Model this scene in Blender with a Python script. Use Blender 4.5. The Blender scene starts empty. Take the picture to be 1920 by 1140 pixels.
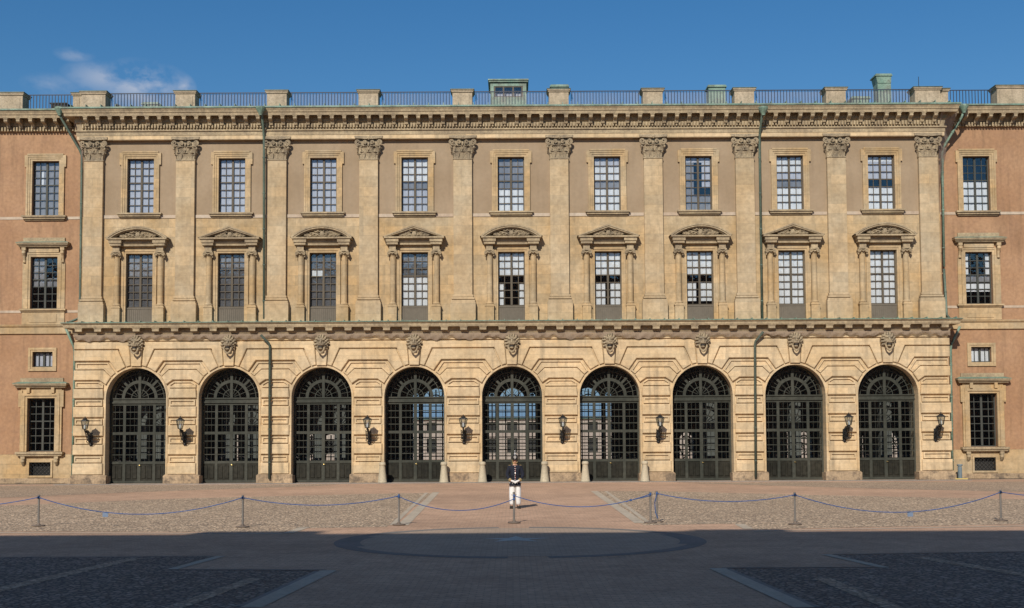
import bpy, math, random
from mathutils import Vector, Matrix
R = math.radians
sc = bpy.context.scene
COL = sc.collection
rnd = random.Random(7)

# ------------------------------------------------------------------ camera
FPX = 2200.0; PITCH = R(3.24); ROLL = R(0.30); CAMZ = 2.466; CX = 960.0; CY = 705.0
cd = bpy.data.cameras.new('camera'); cam = bpy.data.objects.new('camera', cd); COL.objects.link(cam)
cd.sensor_width = 36; cd.lens = FPX*36/1920; cd.shift_y = (CY-570)/1920; cd.clip_end = 3000
cam.matrix_world = Matrix.Translation((0, 0, CAMZ)) @ Matrix.Rotation(R(90)+PITCH, 4, 'X') @ Matrix.Rotation(-ROLL, 4, 'Z')
sc.camera = cam

# ------------------------------------------------------------------ sky, sun, exposure
SUN_EL = R(33); SUN_AZ = R(15)            # azimuth: left of the line behind the camera
to_sun = Vector((-math.sin(SUN_AZ)*math.cos(SUN_EL), -math.cos(SUN_AZ)*math.cos(SUN_EL), math.sin(SUN_EL)))
w = bpy.data.worlds.new('World'); sc.world = w; w.use_nodes = True
nt = w.node_tree; nt.nodes.clear()
def wn(t, **k):
    n = nt.nodes.new(t)
    for a, b in k.items(): setattr(n, a, b)
    return n
sky = wn('ShaderNodeTexSky'); sky.sky_type = 'NISHITA'; sky.sun_disc = False
sky.sun_elevation = SUN_EL; sky.sun_rotation = math.pi + SUN_AZ
sky.altitude = 0; sky.air_density = 1.25; sky.dust_density = 0.0; sky.ozone_density = 1.6
bg = wn('ShaderNodeBackground'); bg.inputs[1].default_value = 0.085
out = wn('ShaderNodeOutputWorld')
tc = wn('ShaderNodeTexCoord'); mp = wn('ShaderNodeMapping'); mp.inputs['Scale'].default_value = (20, 20, 30)
nz = wn('ShaderNodeTexNoise'); nz.inputs['Scale'].default_value = 1.6; nz.inputs['Detail'].default_value = 9; nz.inputs['Roughness'].default_value = .55
L = nt.links.new
L(tc.outputs['Generated'], mp.inputs[0]); L(mp.outputs[0], nz.inputs[0])
def cloud_blob(d, rx, rz, amp):            # soft patch of the sky (by direction) where cloud can form
    sp = wn('ShaderNodeVectorMath', operation='SUBTRACT'); L(tc.outputs['Generated'], sp.inputs[0]); sp.inputs[1].default_value = d
    sm = wn('ShaderNodeVectorMath', operation='MULTIPLY'); L(sp.outputs[0], sm.inputs[0]); sm.inputs[1].default_value = (1/rx, 0, 1/rz)
    ln = wn('ShaderNodeVectorMath', operation='LENGTH'); L(sm.outputs[0], ln.inputs[0])
    mr = wn('ShaderNodeMapRange', clamp=True); L(ln.outputs['Value'], mr.inputs[0])
    mr.inputs[1].default_value = 1; mr.inputs[2].default_value = 0.15; mr.inputs[3].default_value = 0; mr.inputs[4].default_value = amp
    return mr.outputs[0]
def raydir(x, y):
    a, b = (x-CX)/FPX, (CY-y)/FPX
    c, s = math.cos(ROLL), math.sin(ROLL)
    a, b = a*c+b*s, -a*s+b*c
    return Vector((a, math.cos(PITCH)-b*math.sin(PITCH), math.sin(PITCH)+b*math.cos(PITCH)))
blobs = []
for (x, y, rx, rz, amp) in ((268, 158, .040, .020, .90), (195, 146, .032, .014, .6), (346, 166, .010, .012, .8), (140, 103, .016, .006, .45), (100, 160, .024, .010, .35)):
    d = raydir(x, y).normalized()
    blobs.append(cloud_blob(d, rx, rz, amp))
acc = blobs[0]
for b_ in blobs[1:]:
    mx = wn('ShaderNodeMath', operation='MAXIMUM'); L(acc, mx.inputs[0]); L(b_, mx.inputs[1]); acc = mx.outputs[0]
ns = wn('ShaderNodeMapRange', clamp=True); L(nz.outputs[0], ns.inputs[0]); ns.inputs[1].default_value = .42; ns.inputs[2].default_value = .62
cm = wn('ShaderNodeMath', operation='MULTIPLY'); L(acc, cm.inputs[0]); L(ns.outputs[0], cm.inputs[1])
hs = wn('ShaderNodeHueSaturation'); hs.inputs['Saturation'].default_value = 1.28
tn = wn('ShaderNodeMixRGB', blend_type='MULTIPLY'); tn.inputs[0].default_value = 1; tn.inputs[2].default_value = (.74, .83, .97, 1); L(sky.outputs[0], tn.inputs[1]); sz0 = wn('ShaderNodeSeparateXYZ'); L(tc.outputs['Generated'], sz0.inputs[0]); e0 = wn('ShaderNodeMapRange', clamp=True); L(sz0.outputs[2], e0.inputs[0]); e0.inputs[1].default_value = .40; e0.inputs[2].default_value = .65; e0.inputs[3].default_value = 1; e0.inputs[4].default_value = .45; L(e0.outputs[0], tn.inputs[0])
hsf = wn('ShaderNodeMapRange', clamp=True); L(sz0.outputs[2], hsf.inputs[0]); hsf.inputs[1].default_value = .40; hsf.inputs[2].default_value = .65; hsf.inputs[3].default_value = 1.28; hsf.inputs[4].default_value = 1.12; L(hsf.outputs[0], hs.inputs['Saturation']); L(tn.outputs[0], hs.inputs['Color'])
mixc = wn('ShaderNodeMixRGB'); L(cm.outputs[0], mixc.inputs[0]); sz = wn('ShaderNodeSeparateXYZ'); L(tc.outputs['Generated'], sz.inputs[0]); el = wn('ShaderNodeMapRange', clamp=True); L(sz.outputs[2], el.inputs[0])
el.inputs[1].default_value = .02; el.inputs[2].default_value = .13; el.inputs[3].default_value = 1; el.inputs[4].default_value = 0
lo = wn('ShaderNodeMixRGB'); L(el.outputs[0], lo.inputs[0]); L(hs.outputs[0], lo.inputs[1]); lo.inputs[2].default_value = (3.4, 5.4, 8.0, 1)   # pale blue air low over the horizon
L(lo.outputs[0], mixc.inputs[1]); mixc.inputs[2].default_value = (5.4, 6.0, 7.3, 1)
L(mixc.outputs[0], bg.inputs[0]); L(bg.outputs[0], out.inputs[0])

ld = bpy.data.lights.new('sun', 'SUN'); ld.energy = 4.6; ld.angle = R(.5); ld.color = (1, .93, .82)
so = bpy.data.objects.new('sun', ld); COL.objects.link(so)
so.rotation_euler = to_sun.to_track_quat('Z', 'Y').to_euler()
sc.view_settings.view_transform = 'Standard'; sc.view_settings.look = 'None'
sc.view_settings.exposure = 0.0; sc.view_settings.gamma = 1
sc.cycles.max_bounces = 8; sc.cycles.transparent_max_bounces = 24

# ------------------------------------------------------------------ measuring helpers
def PZ(y, Y):                               # height of something read at height y on the plane Y
    b = (CY-y)/FPX
    return CAMZ + Y*(math.sin(PITCH)+b*math.cos(PITCH))/(math.cos(PITCH)-b*math.sin(PITCH))
def G(x, y):                                # a point on the ground
    d = raydir(x, y); t = -CAMZ/d.z
    return (d.x*t, d.y*t)
YF = 73.33                                  # plane of the upper storeys of the centre block
YA = YF-.26                                 # plane of the arcade
YW = YF+1.25                                # plane of the wings
HB = [0, 6.083, 11.858, 17.633, 23.408]
BAYS = [-x for x in HB[:0:-1]] + HB         # nine bays
PIL = [-26.3, -20.52, -14.745, -8.97, -3.04, 3.04, 8.97, 14.745, 20.52, 26.3]
HW = 27.05; HA = 27.2                        # half widths of the centre block and its arcade

# ------------------------------------------------------------------ materials
def newmat(name):
    m = bpy.data.materials.new(name); m.use_nodes = True
    t = m.node_tree; b = t.nodes['Principled BSDF']
    return m, t, b
def N(t, ty, **k):
    n = t.nodes.new(ty)
    for a, b in k.items():
        if a.startswith('i_'): n.inputs[a[2:].replace('_', ' ')].default_value = b
        else: setattr(n, a, b)
    return n
def c4(c): return (c[0], c[1], c[2], 1)
def surf(name, c1, c2, scale=1.0, rough=.85, bump=.15, streak=.25, blocks=None, fine=.12, metal=0, bumpscale=25, grime=None, grime_amt=.5):
    m, t, b = newmat(name)
    ge = N(t, 'ShaderNodeNewGeometry'); pos = ge.outputs['Position']
    n1 = N(t, 'ShaderNodeTexNoise'); n1.inputs['Scale'].default_value = .45*scale; n1.inputs['Detail'].default_value = 6; t.links.new(pos, n1.inputs[0])
    r1 = N(t, 'ShaderNodeMapRange'); r1.inputs[1].default_value = .35; r1.inputs[2].default_value = .65; t.links.new(n1.outputs[0], r1.inputs[0])
    mx = N(t, 'ShaderNodeMixRGB'); mx.inputs[1].default_value = c4(c1); mx.inputs[2].default_value = c4(c2); t.links.new(r1.outputs[0], mx.inputs[0])
    colr = mx.outputs[0]
    if blocks:                              # stone to stone differences of ashlar blocks
        bw, bh, amt, mort = blocks
        sx = N(t, 'ShaderNodeSeparateXYZ'); t.links.new(pos, sx.inputs[0]); cb = N(t, 'ShaderNodeCombineXYZ')
        t.links.new(sx.outputs[0], cb.inputs[0]); t.links.new(sx.outputs[2], cb.inputs[1])
        br = N(t, 'ShaderNodeTexBrick'); t.links.new(cb.outputs[0], br.inputs[0])
        br.inputs['Color1'].default_value = (1-amt,)*3+(1,); br.inputs['Color2'].default_value = (1+amt*.85, 1+amt*.45, 1-amt*.05, 1)
        br.inputs['Mortar'].default_value = (mort,)*3+(1,); br.inputs['Scale'].default_value = 1
        br.inputs['Brick Width'].default_value = bw; br.inputs['Row Height'].default_value = bh; br.inputs['Mortar Size'].default_value = .012; br.inputs['Mortar Smooth'].default_value = .3
        mm = N(t, 'ShaderNodeMixRGB', blend_type='MULTIPLY'); mm.inputs[0].default_value = 1
        t.links.new(colr, mm.inputs[1]); t.links.new(br.outputs[0], mm.inputs[2]); colr = mm.outputs[0]
    if streak:
        mp_ = N(t, 'ShaderNodeMapping'); mp_.inputs['Scale'].default_value = (2.4, 2.4, .22); t.links.new(pos, mp_.inputs[0])
        n2 = N(t, 'ShaderNodeTexNoise'); n2.inputs['Scale'].default_value = 1.3; n2.inputs['Detail'].default_value = 7; t.links.new(mp_.outputs[0], n2.inputs[0])
        r2 = N(t, 'ShaderNodeMapRange', clamp=True); r2.inputs[1].default_value = .5; r2.inputs[2].default_value = .75; r2.inputs[3].default_value = 0; r2.inputs[4].default_value = streak
        t.links.new(n2.outputs[0], r2.inputs[0])
        m2 = N(t, 'ShaderNodeMixRGB'); t.links.new(r2.outputs[0], m2.inputs[0]); t.links.new(colr, m2.inputs[1]); m2.inputs[2].default_value = c4([v*.42 for v in c2]); colr = m2.outputs[0]
    if grime:
        n4 = N(t, 'ShaderNodeTexNoise'); n4.inputs['Scale'].default_value = 1.7; n4.inputs['Detail'].default_value = 8; n4.inputs['Roughness'].default_value = .65; t.links.new(pos, n4.inputs[0])
        r4 = N(t, 'ShaderNodeMapRange', clamp=True); r4.inputs[1].default_value = .47; r4.inputs[2].default_value = .62; r4.inputs[4].default_value = grime_amt; t.links.new(n4.outputs[0], r4.inputs[0])
        m4 = N(t, 'ShaderNodeMixRGB'); t.links.new(r4.outputs[0], m4.inputs[0]); t.links.new(colr, m4.inputs[1]); m4.inputs[2].default_value = c4(grime); colr = m4.outputs[0]
    n3 = N(t, 'ShaderNodeTexNoise'); n3.inputs['Scale'].default_value = bumpscale; n3.inputs['Detail'].default_value = 5; t.links.new(pos, n3.inputs[0])
    if fine:
        r3 = N(t, 'ShaderNodeMapRange'); r3.inputs[1].default_value = .3; r3.inputs[2].default_value = .7; r3.inputs[3].default_value = 1-fine; r3.inputs[4].default_value = 1+fine
        n5 = N(t, 'ShaderNodeTexNoise'); n5.inputs['Scale'].default_value = 5*scale; n5.inputs['Detail'].default_value = 8; t.links.new(pos, n5.inputs[0]); t.links.new(n5.outputs[0], r3.inputs[0])
        m3 = N(t, 'ShaderNodeVectorMath', operation='SCALE'); t.links.new(colr, m3.inputs[0]); t.links.new(r3.outputs[0], m3.inputs['Scale']); colr = m3.outputs[0]
    t.links.new(colr, b.inputs['Base Color'])
    b.inputs['Roughness'].default_value = rough; b.inputs['Metallic'].default_value = metal
    if bump:
        bp = N(t, 'ShaderNodeBump'); bp.inputs['Strength'].default_value = bump; bp.inputs['Distance'].default_value = .03
        t.links.new(n3.outputs[0], bp.inputs['Height']); t.links.new(bp.outputs[0], b.inputs['Normal'])
    return m
STONE = surf('yellow_sandstone', (.405, .28, .14), (.455, .36, .23), blocks=(1.6, .62, .15, .70), streak=.38, fine=.14, grime=(.30, .215, .12), grime_amt=.35)
STONE_P = surf('pilaster_sandstone', (.415, .305, .175), (.46, .37, .245), blocks=(3.1, .62, .12, .76), streak=.34, fine=.14, grime=(.31, .22, .125), grime_amt=.3)
STONE_A = surf('arcade_sandstone', (.52, .385, .22), (.60, .47, .30), blocks=(1.9, .36, .12, .78), streak=.7, fine=.12, grime=(.40, .27, .15), grime_amt=.25)
STONE_G = surf('weathered_sandstone', (.29, .22, .135), (.41, .32, .195), streak=.45, fine=.22, scale=1.6, bump=.3, grime=(.20, .155, .105), grime_amt=.5)
STONE_C = surf('carved_sandstone', (.27, .21, .135), (.38, .30, .19), streak=.3, fine=.3, scale=3, bump=.4, grime=(.15, .12, .085), grime_amt=.6)
STONE_TYMP = surf('dark_tympanum_stone', (.10, .08, .058), (.15, .12, .085), streak=.3, fine=.25, scale=3)  # tympanum stone, much darker than the carving on it
PLINTH = surf('stained_plinth_stone', (.33, .235, .145), (.43, .315, .20), streak=.3, fine=.2, scale=2, grime=(.10, .075, .055), grime_amt=.8, blocks=(1.1, .6, .1, .7))
PLASTER = surf('grey_tan_plaster', (.275, .198, .122), (.325, .24, .155), streak=.16, fine=.05, bump=.05)
SALMON = surf('salmon_plaster', (.31, .172, .090), (.37, .218, .120), streak=.5, fine=.12, bump=.06, grime=(.28, .16, .095), grime_amt=.35)
BAND = surf('pale_limewash_band', (.48, .40, .31), (.42, .32, .23), streak=.3, fine=.1)
COPPER = surf('green_copper', (.13, .22, .165), (.23, .32, .245), streak=.45, fine=.25, scale=3, rough=.6, grime=(.10, .09, .065), grime_amt=.6)
COPPER_D = surf('dark_copper_pipe', (.07, .095, .072), (.12, .165, .125), streak=.6, fine=.25, scale=2, rough=.55)
IRON = surf('black_iron', (.018, .019, .02), (.03, .03, .03), streak=0, fine=.1, rough=.45, bump=0)
RAILM = surf('railing_iron', (.018, .024, .045), (.028, .035, .06), streak=0, fine=.1, rough=.6, bump=0)
GATEP = surf('dark_green_gate_paint', (.014, .014, .010), (.028, .026, .019), streak=.4, fine=.35, rough=.5, bump=0)
GATEB = surf('worn_green_grey_gate_bars', (.036, .039, .031), (.058, .058, .046), streak=.3, fine=.2, rough=.5, bump=0)
FRAMEP = surf('dark_brown_window_paint', (.085, .07, .05), (.11, .09, .065), streak=0, fine=.1, rough=.5, bump=0)
FRAMEG = surf('dark_window_paint', (.05, .055, .05), (.07, .07, .06), streak=0, fine=.1, rough=.5, bump=0)
CLOTH = surf('white_blind_cloth', (.80, .79, .77), (.70, .70, .69), streak=.05, fine=.06, scale=2, bump=0)
CLOTH_B = surf('blue_grey_blind_cloth', (.46, .46, .50), (.54, .54, .57), streak=.1, fine=.06, bump=0)
CLOTH_G = surf('grey_blind_cloth', (.20, .195, .20), (.28, .27, .27), streak=.2, fine=.15, bump=0)
DARKR = surf('dark_room', (.03, .028, .026), (.05, .045, .04), streak=0, fine=.1, bump=0)
HALLP = surf('pale_hall_pillar', (.24, .21, .18), (.32, .28, .24), streak=.2, fine=.1)
HALLM = surf('hall_stone', (.26, .20, .155), (.34, .28, .22), streak=.2, fine=.1)
NETP = surf('brown_mesh_screen', (.125, .105, .08), (.15, .125, .095), streak=.1, fine=.08, bump=0)
STEEL = surf('grey_steel', (.16, .15, .14), (.22, .20, .18), streak=0, fine=.1, rough=.5, bump=0, metal=.3)
CASTI = surf('rusty_base_plate', (.13, .10, .08), (.17, .13, .10), streak=0, fine=.2, rough=.7)
BLUE = surf('blue_rope', (.025, .07, .20), (.04, .10, .27), streak=0, fine=.2, bump=0, scale=4)
BOLL = surf('pale_granite', (.42, .36, .255), (.47, .40, .28), streak=.5, fine=.15, scale=3)
for m_ in (GATEP, GATEB, FRAMEP, FRAMEG, IRON): m_.node_tree.nodes['Principled BSDF'].inputs['Specular IOR Level'].default_value = .18
def flat(name, c, rough=.6, metal=0):
    return surf(name, c, [min(1, v*1.15) for v in c], streak=0, fine=.06, rough=rough, bump=0, metal=metal, scale=4)
def glass(name, tint, refl=.12, rough=.03):
    m, t, b = newmat(name); t.nodes.remove(b)
    o = t.nodes['Material Output']
    tr = N(t, 'ShaderNodeBsdfTransparent'); tr.inputs[0].default_value = c4(tint)
    gl = N(t, 'ShaderNodeBsdfGlossy'); gl.inputs['Color'].default_value = (.9, .95, 1, 1); gl.inputs['Roughness'].default_value = rough
    ge = N(t, 'ShaderNodeNewGeometry'); nn = N(t, 'ShaderNodeTexNoise'); nn.inputs['Scale'].default_value = 2.6; t.links.new(ge.outputs['Position'], nn.inputs[0])
    bp = N(t, 'ShaderNodeBump'); bp.inputs['Strength'].default_value = .4; bp.inputs['Distance'].default_value = .02; t.links.new(nn.outputs[0], bp.inputs['Height']); t.links.new(bp.outputs[0], gl.inputs['Normal'])
    mx = N(t, 'ShaderNodeMixShader'); mx.inputs[0].default_value = refl
    t.links.new(tr.outputs[0], mx.inputs[1]); t.links.new(gl.outputs[0], mx.inputs[2]); t.links.new(mx.outputs[0], o.inputs[0])
    return m
GLASS = glass('window_glass', (.86, .89, .92), .12)
GLASS_G = glass('gate_glass', (.60, .67, .70), .10)
GLASS_L = glass('lantern_glass', (.8, .84, .84), .2)
def netmat(name, c, dens):
    m, t, b = newmat(name)
    b.inputs['Base Color'].default_value = c4(c); b.inputs['Roughness'].default_value = .95
    o = t.nodes['Material Output']; tr = N(t, 'ShaderNodeBsdfTransparent'); mx = N(t, 'ShaderNodeMixShader')
    ge = N(t, 'ShaderNodeNewGeometry'); nn = N(t, 'ShaderNodeTexNoise'); nn.inputs['Scale'].default_value = 1.2; nn.inputs['Detail'].default_value = 4; t.links.new(ge.outputs['Position'], nn.inputs[0])
    mr = N(t, 'ShaderNodeMapRange'); mr.inputs[1].default_value = .3; mr.inputs[2].default_value = .7; mr.inputs[3].default_value = dens*.75; mr.inputs[4].default_value = min(1, dens*1.25); t.links.new(nn.outputs[0], mr.inputs[0])
    t.links.new(mr.outputs[0], mx.inputs[0]); t.links.new(tr.outputs[0], mx.inputs[1]); t.links.new(b.outputs[0], mx.inputs[2]); t.links.new(mx.outputs[0], o.inputs[0])
    return m
NET_THIN = netmat('thin_bird_netting', (.42, .37, .36), .22)
NET_MID = netmat('hanging_bird_netting', (.36, .28, .23), .55)
NET_FOLD = netmat('bunched_bird_netting', (.25, .185, .13), .85)
def ground_mat(name, c1, c2, cell, mort, mortc, kind='cobble', bump=.5, var=.35):
    m, t, b = newmat(name)
    ge = N(t, 'ShaderNodeNewGeometry'); pos = ge.outputs['Position']
    if kind == 'cobble':
        v = N(t, 'ShaderNodeTexVoronoi'); v.inputs['Scale'].default_value = 1/cell; v.inputs['Randomness'].default_value = .8; t.links.new(pos, v.inputs[0])
        sp = N(t, 'ShaderNodeSeparateColor'); t.links.new(v.outputs['Color'], sp.inputs[0])
        mx = N(t, 'ShaderNodeMixRGB'); mx.inputs[1].default_value = c4(c1); mx.inputs[2].default_value = c4(c2); t.links.new(sp.outputs[0], mx.inputs[0])
        v2 = N(t, 'ShaderNodeTexVoronoi', feature='DISTANCE_TO_EDGE'); v2.inputs['Scale'].default_value = 1/cell; v2.inputs['Randomness'].default_value = .8; t.links.new(pos, v2.inputs[0])
        mr = N(t, 'ShaderNodeMapRange', clamp=True); mr.inputs[1].default_value = 0; mr.inputs[2].default_value = .22; t.links.new(v2.outputs[0], mr.inputs[0])
        ht = mr.outputs[0]
    else:
        mpn = N(t, 'ShaderNodeMapping'); mpn.inputs['Rotation'].default_value = (0, 0, R(0)); t.links.new(pos, mpn.inputs[0])
        br = N(t, 'ShaderNodeTexBrick'); t.links.new(mpn.outputs[0], br.inputs[0]); br.inputs['Scale'].default_value = 1
        br.inputs['Brick Width'].default_value = cell*2; br.inputs['Row Height'].default_value = cell; br.inputs['Mortar Size'].default_value = .010; br.inputs['Mortar Smooth'].default_value = .4
        br.inputs['Color1'].default_value = c4(c1); br.inputs['Color2'].default_value = c4(c2); br.inputs['Mortar'].default_value = c4(mortc)
        mx = br
        iv = N(t, 'ShaderNodeMath', operation='SUBTRACT'); iv.inputs[0].default_value = 1; t.links.new(br.outputs['Fac'], iv.inputs[1]); ht = iv.outputs[0]
    colr = mx.outputs[0]
    if kind == 'cobble':
        m5 = N(t, 'ShaderNodeMixRGB'); m5.inputs[1].default_value = c4(mortc); t.links.new(ht, m5.inputs[0]); t.links.new(colr, m5.inputs[2]); colr = m5.outputs[0]
    for scl, lo, hi in ((.16, 1-var*.5, 1+var*.5), (1.1, 1-var*.4, 1+var*.4), (9, 1-var*.6, 1+var*.6)):
        n_ = N(t, 'ShaderNodeTexNoise'); n_.inputs['Scale'].default_value = scl; n_.inputs['Detail'].default_value = 6; t.links.new(pos, n_.inputs[0])
        r_ = N(t, 'ShaderNodeMapRange'); r_.inputs[1].default_value = .3; r_.inputs[2].default_value = .7; r_.inputs[3].default_value = lo; r_.inputs[4].default_value = hi; t.links.new(n_.outputs[0], r_.inputs[0])
        s_ = N(t, 'ShaderNodeVectorMath', operation='SCALE'); t.links.new(colr, s_.inputs[0]); t.links.new(r_.outputs[0], s_.inputs['Scale']); colr = s_.outputs[0]
    t.links.new(colr, b.inputs['Base Color']); b.inputs['Roughness'].default_value = .8
    bp = N(t, 'ShaderNodeBump'); bp.inputs['Strength'].default_value = bump; bp.inputs['Distance'].default_value = .02
    n6 = N(t, 'ShaderNodeTexNoise'); n6.inputs['Scale'].default_value = 14; n6.inputs['Detail'].default_value = 4; t.links.new(pos, n6.inputs[0])
    ad = N(t, 'ShaderNodeMath', operation='ADD'); t.links.new(ht, ad.inputs[0]); t.links.new(n6.outputs[0], ad.inputs[1])
    t.links.new(ad.outputs[0], bp.inputs['Height']); t.links.new(bp.outputs[0], b.inputs['Normal'])
    return m
PAVE = ground_mat('pink_brick_paving', (.46, .285, .185), (.55, .355, .235), .12, .01, (.33, .22, .155), kind='brick', bump=.35, var=.32)
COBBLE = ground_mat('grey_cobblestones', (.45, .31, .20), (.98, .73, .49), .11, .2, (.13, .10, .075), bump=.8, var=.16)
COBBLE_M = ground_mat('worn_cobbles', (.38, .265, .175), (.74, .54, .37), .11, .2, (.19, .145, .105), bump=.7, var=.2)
COBBLE_SHADE = ground_mat('shade_toned_cobbles', (.19, .155, .125), (.46, .37, .29), .11, .2, (.05, .042, .035), bump=1.0, var=.25)  # cobbles with the foreground's shade put into darker stone and joint colours
KERB = surf('pale_granite_slab', (.43, .355, .265), (.50, .42, .32), streak=0, fine=.15, scale=2, bump=.2)
KERB_D = surf('dark_granite_slab', (.20, .18, .16), (.26, .23, .20), streak=0, fine=.15, scale=2, bump=.2)
STARM = surf('green_grey_granite', (.50, .50, .44), (.58, .57, .50), streak=0, fine=.15, scale=2, bump=.2)

# ------------------------------------------------------------------ mesh helpers
BLOCKM = surf('parapet_stone', (.36, .285, .19), (.44, .355, .25), streak=.45, fine=.2, scale=2, grime=(.24, .19, .13), grime_amt=.5)
class MB:
    def __init__(s): s.v = []; s.f = []
    def quad(s, a, b, c, d): n = len(s.v); s.v += [a, b, c, d]; s.f.append((n, n+1, n+2, n+3))
    def tri(s, a, b, c): n = len(s.v); s.v += [a, b, c]; s.f.append((n, n+1, n+2))
    def box(s, x0, x1, y0, y1, z0, z1):
        n = len(s.v)
        s.v += [(x0, y0, z0), (x1, y0, z0), (x1, y1, z0), (x0, y1, z0), (x0, y0, z1), (x1, y0, z1), (x1, y1, z1), (x0, y1, z1)]
        s.f += [tuple(n+i for i in q) for q in ((0, 3, 2, 1), (4, 5, 6, 7), (0, 1, 5, 4), (1, 2, 6, 5), (2, 3, 7, 6), (3, 0, 4, 7))]
    def slab(s, poly, y0, y1, cham=0.0):    # polygon in x,z (counter clockwise seen from -y); y0 = front
        n = len(poly); base = len(s.v)
        ins = inset(poly, cham) if cham else poly
        s.v += [(x, y0, z) for x, z in ins]
        if cham: s.v += [(x, y0+cham, z) for x, z in poly]
        s.v += [(x, y1, z) for x, z in poly]
        s.f.append(tuple(base+i for i in range(n)))
        rings = 3 if cham else 2
        for r in range(rings-1):
            for i in range(n):
                j = (i+1) % n; a = base+r*n
                s.f.append((a+i, a+n+i, a+n+j, a+j))
    def lathe(s, cx, cy, prof, seg=12, a0=0, a1=2*math.pi):
        full = abs(a1-a0-2*math.pi) < 1e-6; k = seg if full else seg+1; base = len(s.v)
        for r, z in prof:
            for i in range(k):
                a = a0+(a1-a0)*i/seg; s.v.append((cx+r*math.cos(a), cy+r*math.sin(a), z))
        for r in range(len(prof)-1):
            for i in range(seg):
                j = (i+1) % k if full else i+1
                s.f.append((base+r*k+i, base+r*k+j, base+(r+1)*k+j, base+(r+1)*k+i))
    def tube(s, pts, rad, seg=6, cap=True):
        pts = [Vector(p) for p in pts]; base = len(s.v); rr = rad if isinstance(rad, (list, tuple)) else [rad]*len(pts)
        up = None
        for i, p in enumerate(pts):
            d = (pts[min(i+1, len(pts)-1)]-pts[max(i-1, 0)]).normalized()
            if up is None:
                up = Vector((0, 0, 1)) if abs(d.z) < .9 else Vector((1, 0, 0))
            a = d.cross(up).normalized(); b = a.cross(d).normalized(); up = b
            for k in range(seg):
                t = 2*math.pi*k/seg; s.v.append(tuple(p+a*(rr[i]*math.cos(t))+b*(rr[i]*math.sin(t))))
        for i in range(len(pts)-1):
            for k in range(seg):
                j = (k+1) % seg; s.f.append((base+i*seg+k, base+i*seg+j, base+(i+1)*seg+j, base+(i+1)*seg+k))
        if cap:
            s.f.append(tuple(base+k for k in range(seg))[::-1]); e = base+(len(pts)-1)*seg; s.f.append(tuple(e+k for k in range(seg)))
    def ball(s, c, r, seg=8, rings=5):
        rx, ry, rz = r if isinstance(r, (tuple, list)) else (r, r, r); base = len(s.v)
        for i in range(rings+1):
            ph = math.pi*i/rings
            for k in range(seg):
                t = 2*math.pi*k/seg; s.v.append((c[0]+rx*math.sin(ph)*math.cos(t), c[1]+ry*math.sin(ph)*math.sin(t), c[2]+rz*math.cos(ph)))
        for i in range(rings):
            for k in range(seg):
                j = (k+1) % seg; s.f.append((base+i*seg+k, base+i*seg+j, base+(i+1)*seg+j, base+(i+1)*seg+k))
    def mesh(s, name, m, smooth=False):
        me = bpy.data.meshes.new(name); me.from_pydata(s.v, [], s.f); me.materials.append(m)
        me.update()
        if smooth:
            for p in me.polygons: p.use_smooth = True
        return me
    def build(s, name, m, parent=None, loc=(0, 0, 0), smooth=False):
        return link(name, s.mesh(name, m, smooth), parent, loc)
def inset(poly, d):
    n = len(poly); out_ = []
    ar = sum(poly[i][0]*poly[(i+1) % n][1]-poly[(i+1) % n][0]*poly[i][1] for i in range(n))
    sg = 1 if ar > 0 else -1
    for i in range(n):
        p0, p1, p2 = Vector(poly[i-1]), Vector(poly[i]), Vector(poly[(i+1) % n])
        e1 = (p1-p0).normalized(); e2 = (p2-p1).normalized()
        n1 = Vector((-e1.y, e1.x))*sg; n2 = Vector((-e2.y, e2.x))*sg
        b = (n1+n2); b = b.normalized() if b.length > 1e-6 else n1
        k = d/max(.35, b.dot(n1)); out_.append((p1.x+b.x*k, p1.y+b.y*k))
    return out_
def link(name, data, parent=None, loc=(0, 0, 0), label=None):
    o = bpy.data.objects.new(name, data); COL.objects.link(o); o.location = loc
    if parent: o.parent = parent
    if label: o['label'] = label
    return o
def thing(name, label, cat, loc=(0, 0, 0), group=None):
    o = link(name, None, None, loc); o['label'] = label; o['category'] = cat; o.empty_display_size = .3
    if group: o['group'] = group
    return o
def tag(o, label, cat, group=None):
    o['label'] = label; o['category'] = cat
    if group: o['group'] = group
    return o
def struct(o, label=None):
    o['kind'] = 'structure'
    if label: o['label'] = label
    return o
def wall(mb, x0, x1, z0, z1, holes, Y, depth):
    """front faces of a wall on plane Y around rectangular holes, with reveals"""
    xs = sorted({x0, x1, *[h[0] for h in holes], *[h[1] for h in holes]}); zs = sorted({z0, z1, *[h[2] for h in holes], *[h[3] for h in holes]})
    xs = [x for x in xs if x0 <= x <= x1]; zs = [z for z in zs if z0 <= z <= z1]
    for i in range(len(xs)-1):
        for j in range(len(zs)-1):
            cx, cz = (xs[i]+xs[i+1])/2, (zs[j]+zs[j+1])/2
            if any(h[0] < cx < h[1] and h[2] < cz < h[3] for h in holes): continue
            mb.quad((xs[i], Y, zs[j]), (xs[i+1], Y, zs[j]), (xs[i+1], Y, zs[j+1]), (xs[i], Y, zs[j+1]))
    for a, b, c, d in holes:
        Yb = Y+depth
        mb.quad((a, Y, c), (a, Y, d), (a, Yb, d), (a, Yb, c)); mb.quad((b, Y, c), (b, Yb, c), (b, Yb, d), (b, Y, d))
        mb.quad((a, Y, c), (a, Yb, c), (b, Yb, c), (b, Y, c)); mb.quad((a, Y, d), (b, Y, d), (b, Yb, d), (a, Yb, d))
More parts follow.
